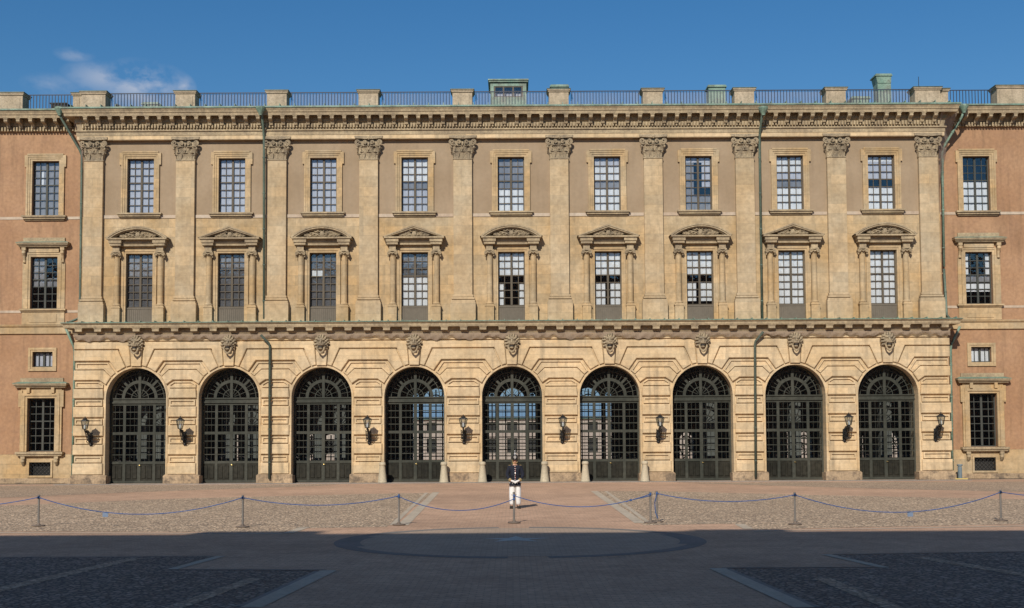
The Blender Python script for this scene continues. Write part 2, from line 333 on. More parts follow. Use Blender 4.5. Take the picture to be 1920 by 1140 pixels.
def sweep(mb, prof, x0, x1, Y, Yb, left=True, right=True):
    """profile (p, z) swept along the facade with mitred returns to Yb"""
    st = []
    if left: st += [lambda p: (x0-p, Yb), lambda p: (x0-p, Y-p)]
    else: st += [lambda p: (x0, Y-p)]
    if right: st += [lambda p: (x1+p, Y-p), lambda p: (x1+p, Yb)]
    else: st += [lambda p: (x1, Y-p)]
    for a in range(len(st)-1):
        for i in range(len(prof)-1):
            (p0, z0), (p1, z1) = prof[i], prof[i+1]
            A, B, C, D = st[a](p0), st[a+1](p0), st[a+1](p1), st[a](p1)
            mb.quad((*A, z0), (*B, z0), (*C, z1), (*D, z1))

# =================================================================== GROUND
gm = MB(); gm.quad((-700, -120, 0), (700, -120, 0), (700, 1500, 0), (-700, 1500, 0))
struct(gm.build('ground', PAVE), 'pinkish brown brick paving of the palace square')
def sheet(name, poly, z, m, label=None):
    b = MB(); n = len(poly); b.v = [(x, y, z) for x, y in poly]; b.f = [tuple(range(n))]
    o = b.build(name, m)
    if o.data.polygons[0].normal.z < 0: o.data.flip_normals()
    return struct(o, label)
def GP(*pts): return [G(*p) for p in pts]
def strip(name, a, b, wd, z, m, label=None):
    a, b = Vector(a), Vector(b); d = (b-a).normalized(); n = Vector((-d.y, d.x))*wd/2
    return sheet(name, [tuple(a-n), tuple(b-n), tuple(b+n), tuple(a+n)], z, m, label)
fl = -6; 
def EX(x, y, dx=0): p = G(x, y); return (p[0]+dx, p[1])
yl = lambda x, y: y+ (960-x)*0.0052       # undo the slight tilt of the readings
# sunlit cobble fields in front of the arcade
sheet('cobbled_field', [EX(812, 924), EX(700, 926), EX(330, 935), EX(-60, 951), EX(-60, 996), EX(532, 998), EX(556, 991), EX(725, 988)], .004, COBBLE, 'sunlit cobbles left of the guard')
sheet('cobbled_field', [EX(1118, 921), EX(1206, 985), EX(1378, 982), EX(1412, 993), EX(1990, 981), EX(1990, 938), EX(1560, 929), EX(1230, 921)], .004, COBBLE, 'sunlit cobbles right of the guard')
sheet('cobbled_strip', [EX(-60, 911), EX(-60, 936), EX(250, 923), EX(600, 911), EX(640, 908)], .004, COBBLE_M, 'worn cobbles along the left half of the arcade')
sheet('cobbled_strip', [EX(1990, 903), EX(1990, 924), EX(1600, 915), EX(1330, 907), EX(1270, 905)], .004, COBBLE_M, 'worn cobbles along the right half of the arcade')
# pale slab borders of the fields
for a, b, wd in (((818, 923), (755, 985), .34), ((800, 924), (735, 985), .16), ((1114, 921), (1200, 981), .34), ((1136, 921), (1216, 980), .16),
                 ((-60, 999), (530, 1001), .22), ((1412, 996), (1990, 985), .22), ((540, 1000), (574, 988), .3), ((1386, 983), (1404, 992), .3),
                 ((556, 989), (725, 986), .10), ((1215, 983), (1378, 979), .10)):
    strip('slab_border', G(*a), G(*b), wd, .008, KERB)
# shaded cobble fields nearest the camera
sheet('cobbled_field', [EX(-200, 1047), EX(405, 1043), EX(318, 1069), EX(612, 1070), EX(560, 1090), EX(442, 1148), EX(380, 1200), EX(-260, 1200)], .004, COBBLE_SHADE, 'shaded cobbles at lower left')
sheet('cobbled_field', [EX(2100, 1032), EX(1556, 1041), EX(1664, 1066), EX(1352, 1066), EX(1400, 1085), EX(1560, 1148), EX(1620, 1200), EX(2160, 1200)], .004, COBBLE_SHADE, 'shaded cobbles at lower right')
for i, (a, b, wd, m) in enumerate((((616, 1070), (470, 1140), .34, KERB), ((595, 1071), (448, 1138), .10, KERB_D), ((320, 1068), (612, 1069), .10, KERB_D), ((415, 1043), (322, 1068), .22, KERB), ((-100, 1046), (400, 1043), .08, KERB_D),
                    ((1345, 1066), (1510, 1140), .34, KERB), ((1366, 1067), (1535, 1140), .10, KERB_D), ((1354, 1065), (1660, 1064), .10, KERB_D), ((1548, 1040), (1660, 1065), .22, KERB), ((1560, 1040), (2000, 1033), .08, KERB_D),
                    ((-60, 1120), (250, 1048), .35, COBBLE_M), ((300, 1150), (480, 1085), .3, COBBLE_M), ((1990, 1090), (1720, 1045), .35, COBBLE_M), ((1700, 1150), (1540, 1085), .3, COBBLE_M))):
    strip('slab_border', G(*a), G(*b), wd, .008+.0002*i, m)
# compass ring and star set in the paving
rc = G(975, 1013); ring = MB(); seg = 96; RO, RI = 4.65, 4.25
for i in range(seg):
    a0, a1 = 2*math.pi*i/seg, 2*math.pi*(i+1)/seg
    if any(abs(((a0+math.pi/4) % (math.pi/2))-math.pi/4) < .09 for _ in (0,)) and abs(math.sin(a0)) > .5: continue
    wi = RI-(.25 if abs(math.cos(a0)) > .93 else 0)
    ring.quad((rc[0]+wi*math.cos(a0), rc[1]+wi*math.sin(a0), .004), (rc[0]+RO*math.cos(a0), rc[1]+RO*math.sin(a0), .004), (rc[0]+RO*math.cos(a1), rc[1]+RO*math.sin(a1), .004), (rc[0]+wi*math.cos(a1), rc[1]+wi*math.sin(a1), .004))
struct(ring.build('paving_ring', surf('black_granite_slab', (.17, .155, .14), (.21, .19, .17), streak=0, fine=.15, scale=2, bump=.2)), 'dark stone ring set in the paving')
disc = MB(); disc.v = [(rc[0]+4.24*math.cos(2*math.pi*i/64), rc[1]+4.24*math.sin(2*math.pi*i/64), .003) for i in range(64)]; disc.f = [tuple(range(64))]
PAVE2 = ground_mat('grey_brick_paving', (.38, .28, .20), (.46, .34, .25), .12, .01, (.28, .21, .16), kind='brick', bump=.3, var=.16)
struct(disc.build('paving_disc', PAVE2), 'greyish round of paving inside the dark ring')
st = MB(); pts = []
for i in range(10):
    a = math.pi/2+math.pi*i/5; r = .92 if i % 2 == 0 else .34; pts.append((rc[0]-.1+r*math.cos(a), rc[1]+.3+r*math.sin(a)*1.0, .008))
for i in range(10): st.tri((rc[0]-.1, rc[1]+.3, .008), pts[i], pts[(i+1) % 10])
struct(st.build('paving_star', STARM), 'pale five pointed star set in the paving')
kb = MB(); kb.box(-HW-1, HW+1, YA-1.15, YA-.36, -.05, .035); kb.box(-60, -HW-1.01, YW-1.2, YW-.1, -.05, .03); kb.box(HW+1.01, 60, YW-1.2, YW-.1, -.05, .03)
struct(kb.build('pavement', KERB_D), 'grey stone kerb along the foot of the palace')

# =================================================================== PALACE
pal = thing('palace', 'long sandstone palace with nine arched gates, giant pilasters and salmon side wings', 'palace', (0, YF, 0))
def part(o): o.location = Vector(o.location)-pal.location; o.parent = pal; return o
def P(mb, name, m, label=None, smooth=False):
    o = mb.build(name, m, None, (0, 0, 0), smooth); part(o)
    if label: o['label'] = label
    return o
def PI(name, me, loc, label=None): o = link(name, me, None, loc); part(o); 
def PI(name, me, loc, label=None):
    o = link(name, me, None, loc, label); part(o); return o
ZLED = PZ(600, YF-.9)                      # ledge over the arcade
ZTOP = PZ(199, YF-1.3)                      # top of main cornice
ZBAND = PZ(403, YF)
zs_arch = PZ(742.8, YA); RA = 1.875
u = 1/30.1                                  # metre per reading unit on the arcade

# --- upper storey wall: stone below, plaster above
UW = dict(z0=PZ(396, YF), z1=PZ(294, YF), w=1.68)
LW = dict(z0=PZ(573, YF), z1=PZ(472, YF), w=1.68)
holes_l = [(x-LW['w']/2, x+LW['w']/2, ZLED+.02, LW['z1']) for x in BAYS]
holes_u = [(x-UW['w']/2, x+UW['w']/2, UW['z0'], UW['z1']) for x in BAYS]
mb = MB(); wall(mb, -HW, HW, ZLED-.3, ZBAND, holes_l, YF, .35)
for s in (-1, 1): mb.quad((s*HW, YF, ZLED-.3), (s*HW, YW+.2, ZLED-.3), (s*HW, YW+.2, ZBAND), (s*HW, YF, ZBAND))
P(mb, 'stone_wall', STONE)
mb = MB(); wall(mb, -HW, HW, ZBAND, ZTOP-.4, holes_u, YF+.02, .35)
for s in (-1, 1): mb.quad((s*HW, YF+.02, ZBAND), (s*HW, YW+.2, ZBAND), (s*HW, YW+.2, ZTOP-.4), (s*HW, YF+.02, ZTOP-.4))
P(mb, 'plaster_wall', PLASTER)
mb = MB()
for i in range(9): mb.box(PIL[i]+.6, PIL[i+1]-.6, YF-.045, YF+.05, ZBAND-.1, ZBAND+.1)
P(mb, 'string_band', BAND)

# --- pilasters
def leaf(mb, x, y, z, wd, h, out_d, tip):
    """acanthus leaf: grows up and curls outwards along unit direction out_d"""
    ox, oy = out_d; sx, sy = -oy, ox; n = 5; rows = []
    for i in range(n+1):
        t = i/n; zz = z+h*(t if t < .8 else .8+(t-.8)*-.3); o = tip*(t**2.2); ww = wd*(.75+.5*math.sin(t*2.6))*(1 if t < .95 else .6)/2
        rows.append([(x+ox*(o-.02)+sx*-ww, y+oy*(o-.02)+sy*-ww, zz), (x+ox*(o+.035), y+oy*(o+.035), zz+.01), (x+ox*(o-.02)+sx*ww, y+oy*(o-.02)+sy*ww, zz)])
    for i in range(n):
        for k in (0, 1): mb.quad(rows[i][k], rows[i][k+1], rows[i+1][k+1], rows[i+1][k])
def scroll(mb, x, y, z, r, w_, sx, th=.05):
    pts = [(x+sx*(r*(1-t*.72))*math.cos(-math.pi/2+t*3.2*math.pi)*1.0, y, z+(r*(1-t*.72))*math.sin(-math.pi/2+t*3.2*math.pi)) for t in [i/18 for i in range(19)]]
    mb.tube([(p[0], p[1], p[2]) for p in pts], w_, 5)
def capital_mesh(wd, h, d):
    m = MB(); hw = wd/2
    m.box(-hw-.03, hw+.03, -d-.04, .1, 0, .07)                       # astragal
    m.slab([(-hw*.94, .07), (hw*.94, .07), (hw*1.12, h*.86), (-hw*1.12, h*.86)], -d*.8, .1)
    for t, (n, z, hh, tip, ww) in enumerate(((3, .08, h*.36, .16, .34), (4, .10+h*.18, h*.42, .2, .32))):
        for i in range(n):
            x = -hw+(i+.5)*wd/n if t == 0 else -hw+i*wd/(n-1)
            k = (x/hw)*.75 if abs(x) > .01 else 0; l = math.hypot(k, 1)
            leaf(m, x, -d*.8, z, ww, hh, (k/l, -1/l), tip)
    for s in (-1, 1):
        leaf(m, s*hw, -d*.4, .08, .3, h*.36, (s, 0), .16)
        leaf(m, s*hw, -d*.4, .1+h*.18, .3, h*.42, (s*.9, -.4), .2)
        scroll(m, s*(hw+.10), -d-.12, h*.73, .17, .045, s)
        scroll(m, s*(hw*.42), -d-.08, h*.74, .13, .035, -s)
        m.tube([(s*.12, -d*.8-.03, h*.38), (s*.28, -d-.06, h*.58), (s*(hw-.02), -d-.12, h*.62), (s*(hw+.14), -d-.14, h*.58)], .04, 5)
        m.ball((s*(hw+.13), -d-.1, h*.50), (.08, .08, .09), 6, 4)
    m.ball((0, -d-.1, h*.92), (.13, .09, .11), 8, 5)                # rosette
    for k in range(5):
        a = k*2*math.pi/5; m.ball((.1*math.cos(a), -d-.13, h*.92+.09*math.sin(a)), .045, 5, 4)
    m.ball((0, -d-.02, h*.66), (.09, .12, .16), 6, 4); m.ball((0, -d, h*.45), (.07, .1, .1), 6, 4)
    top = [(-hw-.27, h*.90), (-hw*.4, h*.87), (hw*.4, h*.87), (hw+.27, h*.90), (hw+.30, h), (-hw-.30, h)]
    m.slab(top, -d-.14, .1)
    return m.mesh('capital', STONE_C)
PW = 1.17; PD = .25
ZC0, ZC1 = PZ(300, YF), PZ(256, YF)
capm = capital_mesh(PW, ZC1-ZC0, PD)
ZB1, ZB0 = PZ(553, YF), ZLED
sh = MB(); sh.box(-PW/2, PW/2, -PD, .1, ZB1+.001, ZC0); shaftm = sh.mesh('shaft', STONE_P)
bm_ = MB(); z = ZB0; zb = PZ(567, YF)
bm_.box(-.79, .79, -PD-.17, .1, ZB0-.2, zb)
hts = zb
for hh, pr in ((.13, .17), (.06, .05), (.10, .13), (.05, .03), (ZB1-zb-.34, .06)):
    bm_.box(-PW/2-pr, PW/2+pr, -PD-pr, .1, hts+.0005, hts+hh); hts += hh
basem = bm_.mesh('pilaster_base', STONE_P)
for i, x in enumerate(PIL):
    p = PI('pilaster', shaftm, (x, YF, 0))
    link('capital', capm, p, (0, 0, ZC0)); link('base', basem, p, (0, 0, 0))

# --- windows
ALL_W = {}
def sash(wd, z0, z1, rows, dead=0, key=None, mat=FRAMEP):
    """casement frame with glazing bars, origin at the sill centre"""
    k = (wd, round(z1-z0, 3), rows, mat.name)
    if k in ALL_W: return ALL_W[k]
    h = z1-z0; m = MB(); f = .07
    m.box(-wd/2, -wd/2+f, 0, .08, 0, h); m.box(wd/2-f, wd/2, 0, .08, 0, h)
    m.box(-wd/2+f, wd/2-f, .002, .078, 0, f); m.box(-wd/2+f, wd/2-f, .002, .078, h-f, h); m.box(-.065, .065, -.012, .075, f, h-f)
    for s in (-1, 1):
        xc = s*(wd/4-.005+.02); m.box(xc-.02, xc+.02, .012, .066, f, h-f)
    for r in range(1, rows):
        z = f+(h-2*f)*r/rows
        m.box(-wd/2+f, wd/2-f, .015, .063, z-.022, z+.022)
    if rows == 7:
        z = f+(h-2*f)*4/7; m.box(-wd/2+f, wd/2-f, .0, .07, z-.035, z+.035)
    g = MB(); g.quad((-wd/2+.02, .04, .02), (wd/2-.02, .04, .02), (wd/2-.02, .04, h-.02), (-wd/2+.02, .04, h-.02))
    ALL_W[k] = (m.mesh('window', mat), g.mesh('pane', GLASS)); return ALL_W[k]
def surround_upper(wd, h):
    m = MB(); w0 = wd/2; hw = w0+.36
    # mitred frame of three steps, with ears at the top
    for (a, b, d) in ((0, .13, .05), (.13, .30, .09), (.25, .36, .13)):
        m.box(-w0-b, -w0-a, -d, .02, -.02, h+b); m.box(w0+a, w0+b, -d, .02, -.02, h+b); m.box(-w0-a, w0+a, -d+.003, .02, h+a, h+b-.003)
    for s in (-1, 1):
        x0, x1 = sorted((s*(w0+.36), s*(w0+.47))); m.box(x0, x1, -.13, .02, h-.40, h+.36)
    m.box(-w0-.30, w0+.30, -.16, .02, h+.36, h+.45)
    return m.mesh('surround', STONE)
def sill_mesh(wd):
    m = MB(); m.box(-wd/2-.56, wd/2+.56, -.30, .0, -.12, -.02); m.box(-wd/2-.48, wd/2+.48, -.22, 0, -.24, -.12); m.box(-wd/2-.40, wd/2+.40, -.12, 0, -.32, -.24)
    return m.mesh('sill', STONE_G)
def curtain(parent, wd, h, zones, mats, wavy=True):
    """zones: (x0,x1,z0,z1,material) in fractions of the opening"""
    byk = {}
    for (a, b, c, d, mt) in zones: byk.setdefault(mt, []).append((a, b, c, d))
    for mt, zz in byk.items():
        m = MB()
        for a, b, c, d in zz:
            x0, x1 = -wd/2+wd*a, -wd/2+wd*b; n = max(4, int((x1-x0)*16)); ph = rnd.random()*6
            for i in range(n):
                xa, xb = x0+(x1-x0)*i/n, x0+(x1-x0)*(i+1)/n
                ya, yb = .10+.010*math.sin(xa*23+ph), .10+.010*math.sin(xb*23+ph)
                m.quad((xa, ya, h*c), (xb, yb, h*c), (xb, yb, h*d), (xa, ya, h*d))
        m.build('curtain', mats[mt], parent, smooth=True)
CLOTH_D = surf('dark_grey_blind', (.085, .082, .082), (.13, .125, .125), streak=.3, fine=.25, scale=2.5, bump=0)
MATS = {'d': CLOTH_D, 'w': CLOTH, 'b': CLOTH_B, 'g': CLOTH_G}
UC = [[(0, 1, 0, 1, 'b')], [(0, 1, 0, 1, 'b')], [(0, 1, 0, .43, 'b'), (0, 1, .43, 1, 'b')],
      [(0, 1, 0, .42, 'b'), (0, 1, .42, .57, 'g'), (0, 1, .57, 1, 'w')], [(0, 1, 0, .43, 'w'), (0, 1, .43, 1, 'g')],
      [(0, 1, 0, .43, 'w'), (0, 1, .43, .57, 'g'), (0, 1, .57, .84, 'w'), (0, 1, .84, 1, 'b')], [(0, 1, 0, .3, 'g'), (0, .35, .3, .9, 'g'), (.65, 1, .45, 1, 'b'), (0, 1, .9, 1, 'b')],
      [(0, 1, 0, .43, 'w'), (0, 1, .43, .57, 'g'), (0, 1, .57, .72, 'b'), (0, 1, .72, 1, 'w')], [(0, 1, 0, .43, 'w'), (0, 1, .57, .9, 'b'), (0, 1, .9, 1, 'w')]]
LC = [[(0, 1, 0, .6, 'd'), (0, 1, .6, 1, 'g')], [(0, 1, 0, .75, 'd'), (0, 1, .75, 1, 'g')], [(0, .45, .58, .70, 'w'), (.45, 1, .58, .7, 'd'), (0, 1, 0, .58, 'd'), (0, 1, .7, 1, 'd')],
      [(0, 1, 0, .56, 'w'), (0, 1, .56, .8, 'd'), (0, 1, .8, 1, 'g')], [(0, 1, .57, 1, 'w'), (0, .2, 0, .43, 'w'), (.8, 1, 0, .43, 'w')],
      [(0, 1, .57, 1, 'w'), (0, .4, 0, .43, 'w'), (.6, 1, 0, .43, 'w')], [(0, 1, .57, 1, 'w'), (0, .38, .08, .43, 'w'), (.55, 1, .08, .43, 'w')],
      [(0, 1, 0, 1, 'w')], [(0, 1, 0, 1, 'w')]]
hU = UW['z1']-UW['z0']; hL = LW['z1']-LW['z0']
sf, sp = sash(UW['w'], 0, hU, 7); lf, lp = sash(LW['w'], 0, hL, 7)
surU = surround_upper(UW['w'], hU); sillU = sill_mesh(UW['w'])
DESC = ['blue grey curtains behind all panes', 'blue grey curtains behind all panes', 'pale grey curtains', 'white blind above, grey below', 'white blind in lower half only', 'white blinds above and below a grey band', 'dark glass with grey reflections', 'white blinds above and below a grey band', 'white blind in lower half and pale top']
for i, x in enumerate(BAYS):
    wdw = PI('window', sf, (x, YF+.24, UW['z0']), 'top floor window with '+DESC[i])
    link('pane', sp, wdw); link('surround', surU, wdw, (0, -.22, 0)); link('sill', sillU, wdw, (0, -.22, 0)); curtain(wdw, UW['w'], hU, UC[i], MATS)
# main floor windows: frame, columns, pediments
def surround_lower(wd):
    m = MB(); w0 = wd/2; zt = LW['z1']; z0 = ZLED-.1
    for (a, b, d) in ((0, .12, .06), (.12, .26, .10)):
        m.box(-w0-b, -w0-a, -d, .02, z0, zt+b); m.box(w0+a, w0+b, -d, .02, z0, zt+b); m.box(-w0-a, w0+a, -d+.003, .02, zt+a, zt+b-.003)
    m.box(-1.12, 1.12, -.07, .02, zt+.262, PZ(458, YF)-.002)
    return m.mesh('surround', STONE)
def column_mesh():
    m = MB(); zb0 = ZLED-.1; zb1 = PZ(575, YF); m.box(-.27, .27, -.38, .02, zb0, zb1); m.box(-.30, .30, -.41, .02, zb1, zb1+.07)
    m.box(-.25, .25, -.37, .02, zb1+.0705, zb1+.14)
    zc = PZ(480, YF); rr = .185
    m.lathe(0, -.15, [(rr+.05, zb1+.14), (rr+.07, zb1+.19), (rr+.02, zb1+.25), (rr, zb1+.3), (rr, zb1+1.2), (rr*.86, zc), (rr*1.0, zc+.02), (rr*.86, zc+.06)], 16)
    m.box(-.17, .17, -.2, .02, zb1+.14, zc+.1)
    o1 = m.mesh('column', STONE)
    for p in o1.polygons: p.use_smooth = False
    c = MB(); zt = PZ(459, YF)
    c.lathe(0, -.15, [(.17, zc+.06), (.22, zc+.16), (.27, zc+.24)], 12)
    for s in (-1, 1):
        c.tube([(s*.22, -.40, zc+.18), (s*.22, -.02, zc+.18)], [.11, .11], 10); scroll(c, s*.22, -.41, zc+.18, .11, .025, s)
        c.ball((s*.27, -.3, zc+.02), (.06, .06, .1), 6, 4)
    c.box(-.27, .27, -.41, .02, zc+.29, zc+.37); c.box(-.21, .21, -.38, .02, zc+.3705, zt+.02)
    c.tube([(-.17, -.40, zc+.24), (0, -.43, zc+.14), (.17, -.40, zc+.24)], .04, 5)
    return o1, c.mesh('capital', STONE_G)
colm, colc = column_mesh()
def pediment_mesh(kind):
    m = MB(); z0 = PZ(457, YF-.5); z1 = PZ(446, YF-.5); hw = 1.88; za = PZ(420.5, YF-.6)
    # entablature, broken forward over the columns
    for s in (-1, 1):
        a, b = sorted((s*1.02, s*1.72)); m.box(a, b, -.56, .02, z0, z0+.16); m.box(a-.05, b+.05, -.62, .02, z0+.1605, z1)
    m.box(-1.02, 1.02, -.34, .02, z0+.002, z0+.158); m.box(-.96, .96, -.40, .02, z0+.16, z1-.002)
    m.box(-hw, hw, -.70, .02, z1+.0005, z1+.10)
    th = .24; zc = z1+.10
    if kind == 'tri':
        out_p = [(-hw-.08, zc), (0, za), (hw+.08, zc)]
        inn = [(-hw+.40, zc+.02), (0, za-.29), (hw-.40, zc+.02)]
        lay = [(0.0, .80, 1.0), (.10, .72, 1), (.2, .6, 1)]
        pts_o = out_p; pts_i = inn
    else:
        # segmental arc through the springings and apex
        hspan = hw+.08; rise = za-zc; rr = (hspan**2+rise**2)/(2*rise); cz = za-rr; a0 = math.asin(hspan/rr)
        pts_o = [(rr*math.sin(-a0+2*a0*i/18), cz+rr*math.cos(-a0+2*a0*i/18)) for i in range(19)]
        hs2 = hw-.34; rise2 = rise-.25; r2 = (hs2**2+rise2**2)/(2*rise2); cz2 = za-.25-r2; b0 = math.asin(hs2/r2)
        pts_i = [(r2*math.sin(-b0+2*b0*i/18), cz2+r2*math.cos(-b0+2*b0*i/18)) for i in range(19)]
    n = len(pts_o)
    lerp = lambda a, b, t: (a[0]+(b[0]-a[0])*t, a[1]+(b[1]-a[1])*t)
    for (t0, t1, d) in ((0, .40, .70), (.40, .75, .66), (.75, 1, .55)):
        for i in range(n-1):
            A, B = lerp(pts_o[i], pts_i[i], t0), lerp(pts_o[i+1], pts_i[i+1], t0); C, D = lerp(pts_o[i+1], pts_i[i+1], t1), lerp(pts_o[i], pts_i[i], t1)
            m.quad((*A[:1], -d, A[1]), (D[0], -d, D[1]), (C[0], -d, C[1]), (B[0], -d, B[1]))
            m.quad((A[0], -d, A[1]), (B[0], -d, B[1]), (B[0], .02, B[1]), (A[0], .02, A[1]))
            m.quad((D[0], -d, D[1]), (D[0], .02, D[1]), (C[0], .02, C[1]), (C[0], -d, C[1]))
    o1 = m.mesh('pediment', STONE_G)
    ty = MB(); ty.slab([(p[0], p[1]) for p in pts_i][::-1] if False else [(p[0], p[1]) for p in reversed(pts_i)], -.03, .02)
    o2 = ty.mesh('tympanum', STONE_TYMP)
    cv = MB(); r_ = random.Random(3 if kind == 'tri' else 5); top = (za-.33-zc) if kind == 'tri' else (za-.30-zc)
    for s in (-1, 1):                       # sprays of leaves either side of a central emblem
        for k in range(9):
            t = k/8; x = s*(.16+t*(.62 if kind == 'tri' else .82)); hh = top*(1-t*.72)
            for j in range(3):
                zz = zc+.05+hh*(j+.4)/3*.9; d = Vector((s*(.5+r_.random()), 0, .7*r_.random()-.1)).normalized()
                p0 = Vector((x, -.34-.14*r_.random(), zz)); l = .17+.08*r_.random()
                cv.tube([p0, p0+d*l*.5+Vector((0, -.06, .02)), p0+d*l], [.045, .06, .015], 5)
        cv.tube([(s*.1, -.42, zc+.08), (s*.4, -.46, zc+.22), (s*.8, -.40, zc+.09)], .05, 5)
    cv.ball((0, -.40, zc+top*.5), (.17, .14, top*.46), 8, 6)
    for k in range(5): cv.ball((-.12+.06*k, -.46, zc+top*.86+.03*math.sin(k*2)), .045, 5, 4)
    return o1, o2, cv.mesh('carving', STONE_C)
PED = {k: pediment_mesh(k) for k in ('tri', 'arc')}
surL = surround_lower(LW['w'])
scr = MB(); zr = PZ(574, YF)
scr.box(-.84, .84, 0, .02, ZLED, zr-.05)
scr.box(-.84, .84, -.03, .03, zr-.05, zr+.03)
for k in range(13): xx = -.78+1.56*k/12; scr.box(xx-.012, xx+.012, -.02, -.001, ZLED, zr-.05)
scrm = scr.mesh('railing_panel', NETP)
DL = ['dark grey panes', 'dark grey panes and faint reflections', 'dark panes and one small pale blind', 'pale blind in its lower half', 'pale blind above and curtains drawn aside below', 'pale blind above and two curtain halves below', 'pale blind above and parted curtains below', 'white curtain behind every pane', 'white curtain behind every pane']
for i, x in enumerate(BAYS):
    kind = 'arc' if i % 2 == 0 else 'tri'
    wdw = PI('window', lf, (x, YF+.24, LW['z0']), 'main floor window with '+DL[i])
    link('pane', lp, wdw); link('surround', surL, wdw, (0, -.24, -LW['z0'])); link('railing_panel', scrm, wdw, (0, -.10, -LW['z0'])); curtain(wdw, LW['w'], hL, LC[i], MATS)
    a, b, c = PED[kind]; pd = PI('pediment', a, (x, YF, 0), ('curved' if kind == 'arc' else 'triangular')+' pediment with carved leaves')
    link('tympanum', b, pd); link('carving', c, pd)
    for s in (-1, 1):
        cl = PI('column', colm, (x+s*1.37, YF, 0)); link('capital', colc, cl)

# --- arcade: wall, piers with rustication, arch surrounds, lion keystones
zaT = PZ(624, YA)                           # top of arcade wall under its cornice
mb = MB(); SEG = 24
edges = []
for x in BAYS:
    pts = [(x-RA, 0)] + [(x-RA*math.cos(math.pi*i/SEG), zs_arch+RA*math.sin(math.pi*i/SEG)) for i in range(SEG+1)] + [(x+RA, 0)]
    edges.append(pts)
    for i in range(1, len(pts)-2):
        (xa, za_), (xb, zb_) = pts[i], pts[i+1]; mb.quad((xa, YA, za_), (xb, YA, zb_), (xb, YA, zaT+.2), (xa, YA, zaT+.2))
    for i in range(len(pts)-1):
        (xa, za_), (xb, zb_) = pts[i], pts[i+1]; mb.quad((xa, YA, za_), (xa, YA+1.35, za_), (xb, YA+1.35, zb_), (xb, YA, zb_))
lim = [-HA]+[v for x in BAYS for v in (x-RA, x+RA)]+[HA]
for i in range(0, len(lim), 2): mb.quad((lim[i], YA, 0), (lim[i+1], YA, 0), (lim[i+1], YA, zaT+.2), (lim[i], YA, zaT+.2))
for s in (-1, 1): mb.quad((s*HA, YA, 0), (s*HA, YW+.3, 0), (s*HA, YW+.3, zaT+.2), (s*HA, YA, zaT+.2))
P(mb, 'arcade_wall', STONE_A)
# frieze strip over the courses
mb = MB(); mb.box(-HA-.04, HA+.04, YA-.10, YA+.05, PZ(636, YA)+.02, zaT+.1); P(mb, 'frieze', STONE_A)
Z = lambda y: PZ(y, YA-.1)
COURSES = [('r', [(14, 638), (10.5, 682), (18.5, 684.5), (33, 651)]),
           ('r', [(34.5, 653), (20.3, 684.5), (36, 693.5), (50.5, 673)]),
           ('i', [(53.5, 676), (40, 695.5), (47.5, 701.5), (61, 688.5)]),
           ('r', [(61, 690.5), (47.5, 703.5), (56.5, 717.5), (69, 709)]),
           ('i', [(71, 711.5), (62, 717), (62, 723.5)]),
           ('r', [(62, 725.5), (60.5, 743)]),
           ('i', [(63, 746), (63, 757)]), ('r', [(60.5, 759), (60.5, 778.5)]),
           ('i', [(63, 781.5), (63, 792)]), ('r', [(60.5, 794), (60.5, 813.5)]),
           ('i', [(63, 816.5), (63, 828)]), ('r', [(60.5, 830), (60.5, 849)]),
           ('i', [(63, 852), (63, 863)]), ('r', [(60.5, 865), (60.5, 886)])]
for i in range(10):
    m = MB(); xa = BAYS[i-1] if i > 0 else None; xb = BAYS[i] if i < 9 else None
    for kind, ch in COURSES:
        lft = [(xa+uu*u, Z(y)) for uu, y in ch] if xa is not None else [(-HA-(.0 if kind == 'i' else .10), Z(ch[0][1])), (-HA-(.0 if kind == 'i' else .10), Z(ch[-1][1]))]
        rgt = [(xb-uu*u, Z(y)) for uu, y in ch] if xb is not None else [(HA+(.0 if kind == 'i' else .10), Z(ch[0][1])), (HA+(.0 if kind == 'i' else .10), Z(ch[-1][1]))]
        poly = lft+rgt[::-1]                # down the left, up the right = counter clockwise
        if kind == 'r': m.slab(poly, YA-.16, YA+.02, .035)
        else:                                # sunk panel inside a raised border
            inn = inset(poly, .085); n_ = len(poly); d1, d2 = .11, .025
            for k in range(n_):
                j = (k+1) % n_; A, B, C, D = poly[k], poly[j], inn[j], inn[k]
                m.quad((A[0], YA-d1, A[1]), (B[0], YA-d1, B[1]), (C[0], YA-d1, C[1]), (D[0], YA-d1, D[1]))
                m.quad((A[0], YA-d1, A[1]), (A[0], YA, A[1]), (B[0], YA, B[1]), (B[0], YA-d1, B[1]))
                m.quad((D[0], YA-d1, D[1]), (C[0], YA-d1, C[1]), (C[0], YA-d2, C[1]), (D[0], YA-d2, D[1]))
            m.v += [(p[0], YA-d2, p[1]) for p in inn]; m.f.append(tuple(range(len(m.v)-n_, len(m.v))))
    x0 = xa+RA-.03 if xa is not None else -HA-.12; x1 = xb-RA+.03 if xb is not None else HA+.12
    po = P(m, 'pier', STONE_A)
    q = MB(); q.box(x0-.08, x1+.08, YA-.24, YA+.87, 0, PZ(889, YA-.2)); q.slab([(x0-.10, PZ(889, YA-.2)+.0005), (x1+.10, PZ(889, YA-.2)+.0005), (x1-.02, PZ(886.5, YA-.2)), (x0+.02, PZ(886.5, YA-.2))], YA-.17, YA+.05)
    o = q.build('plinth', PLINTH); o.parent = po; o.location = (0, 0, 0)
    o.matrix_parent_inverse = Matrix.Identity(4)
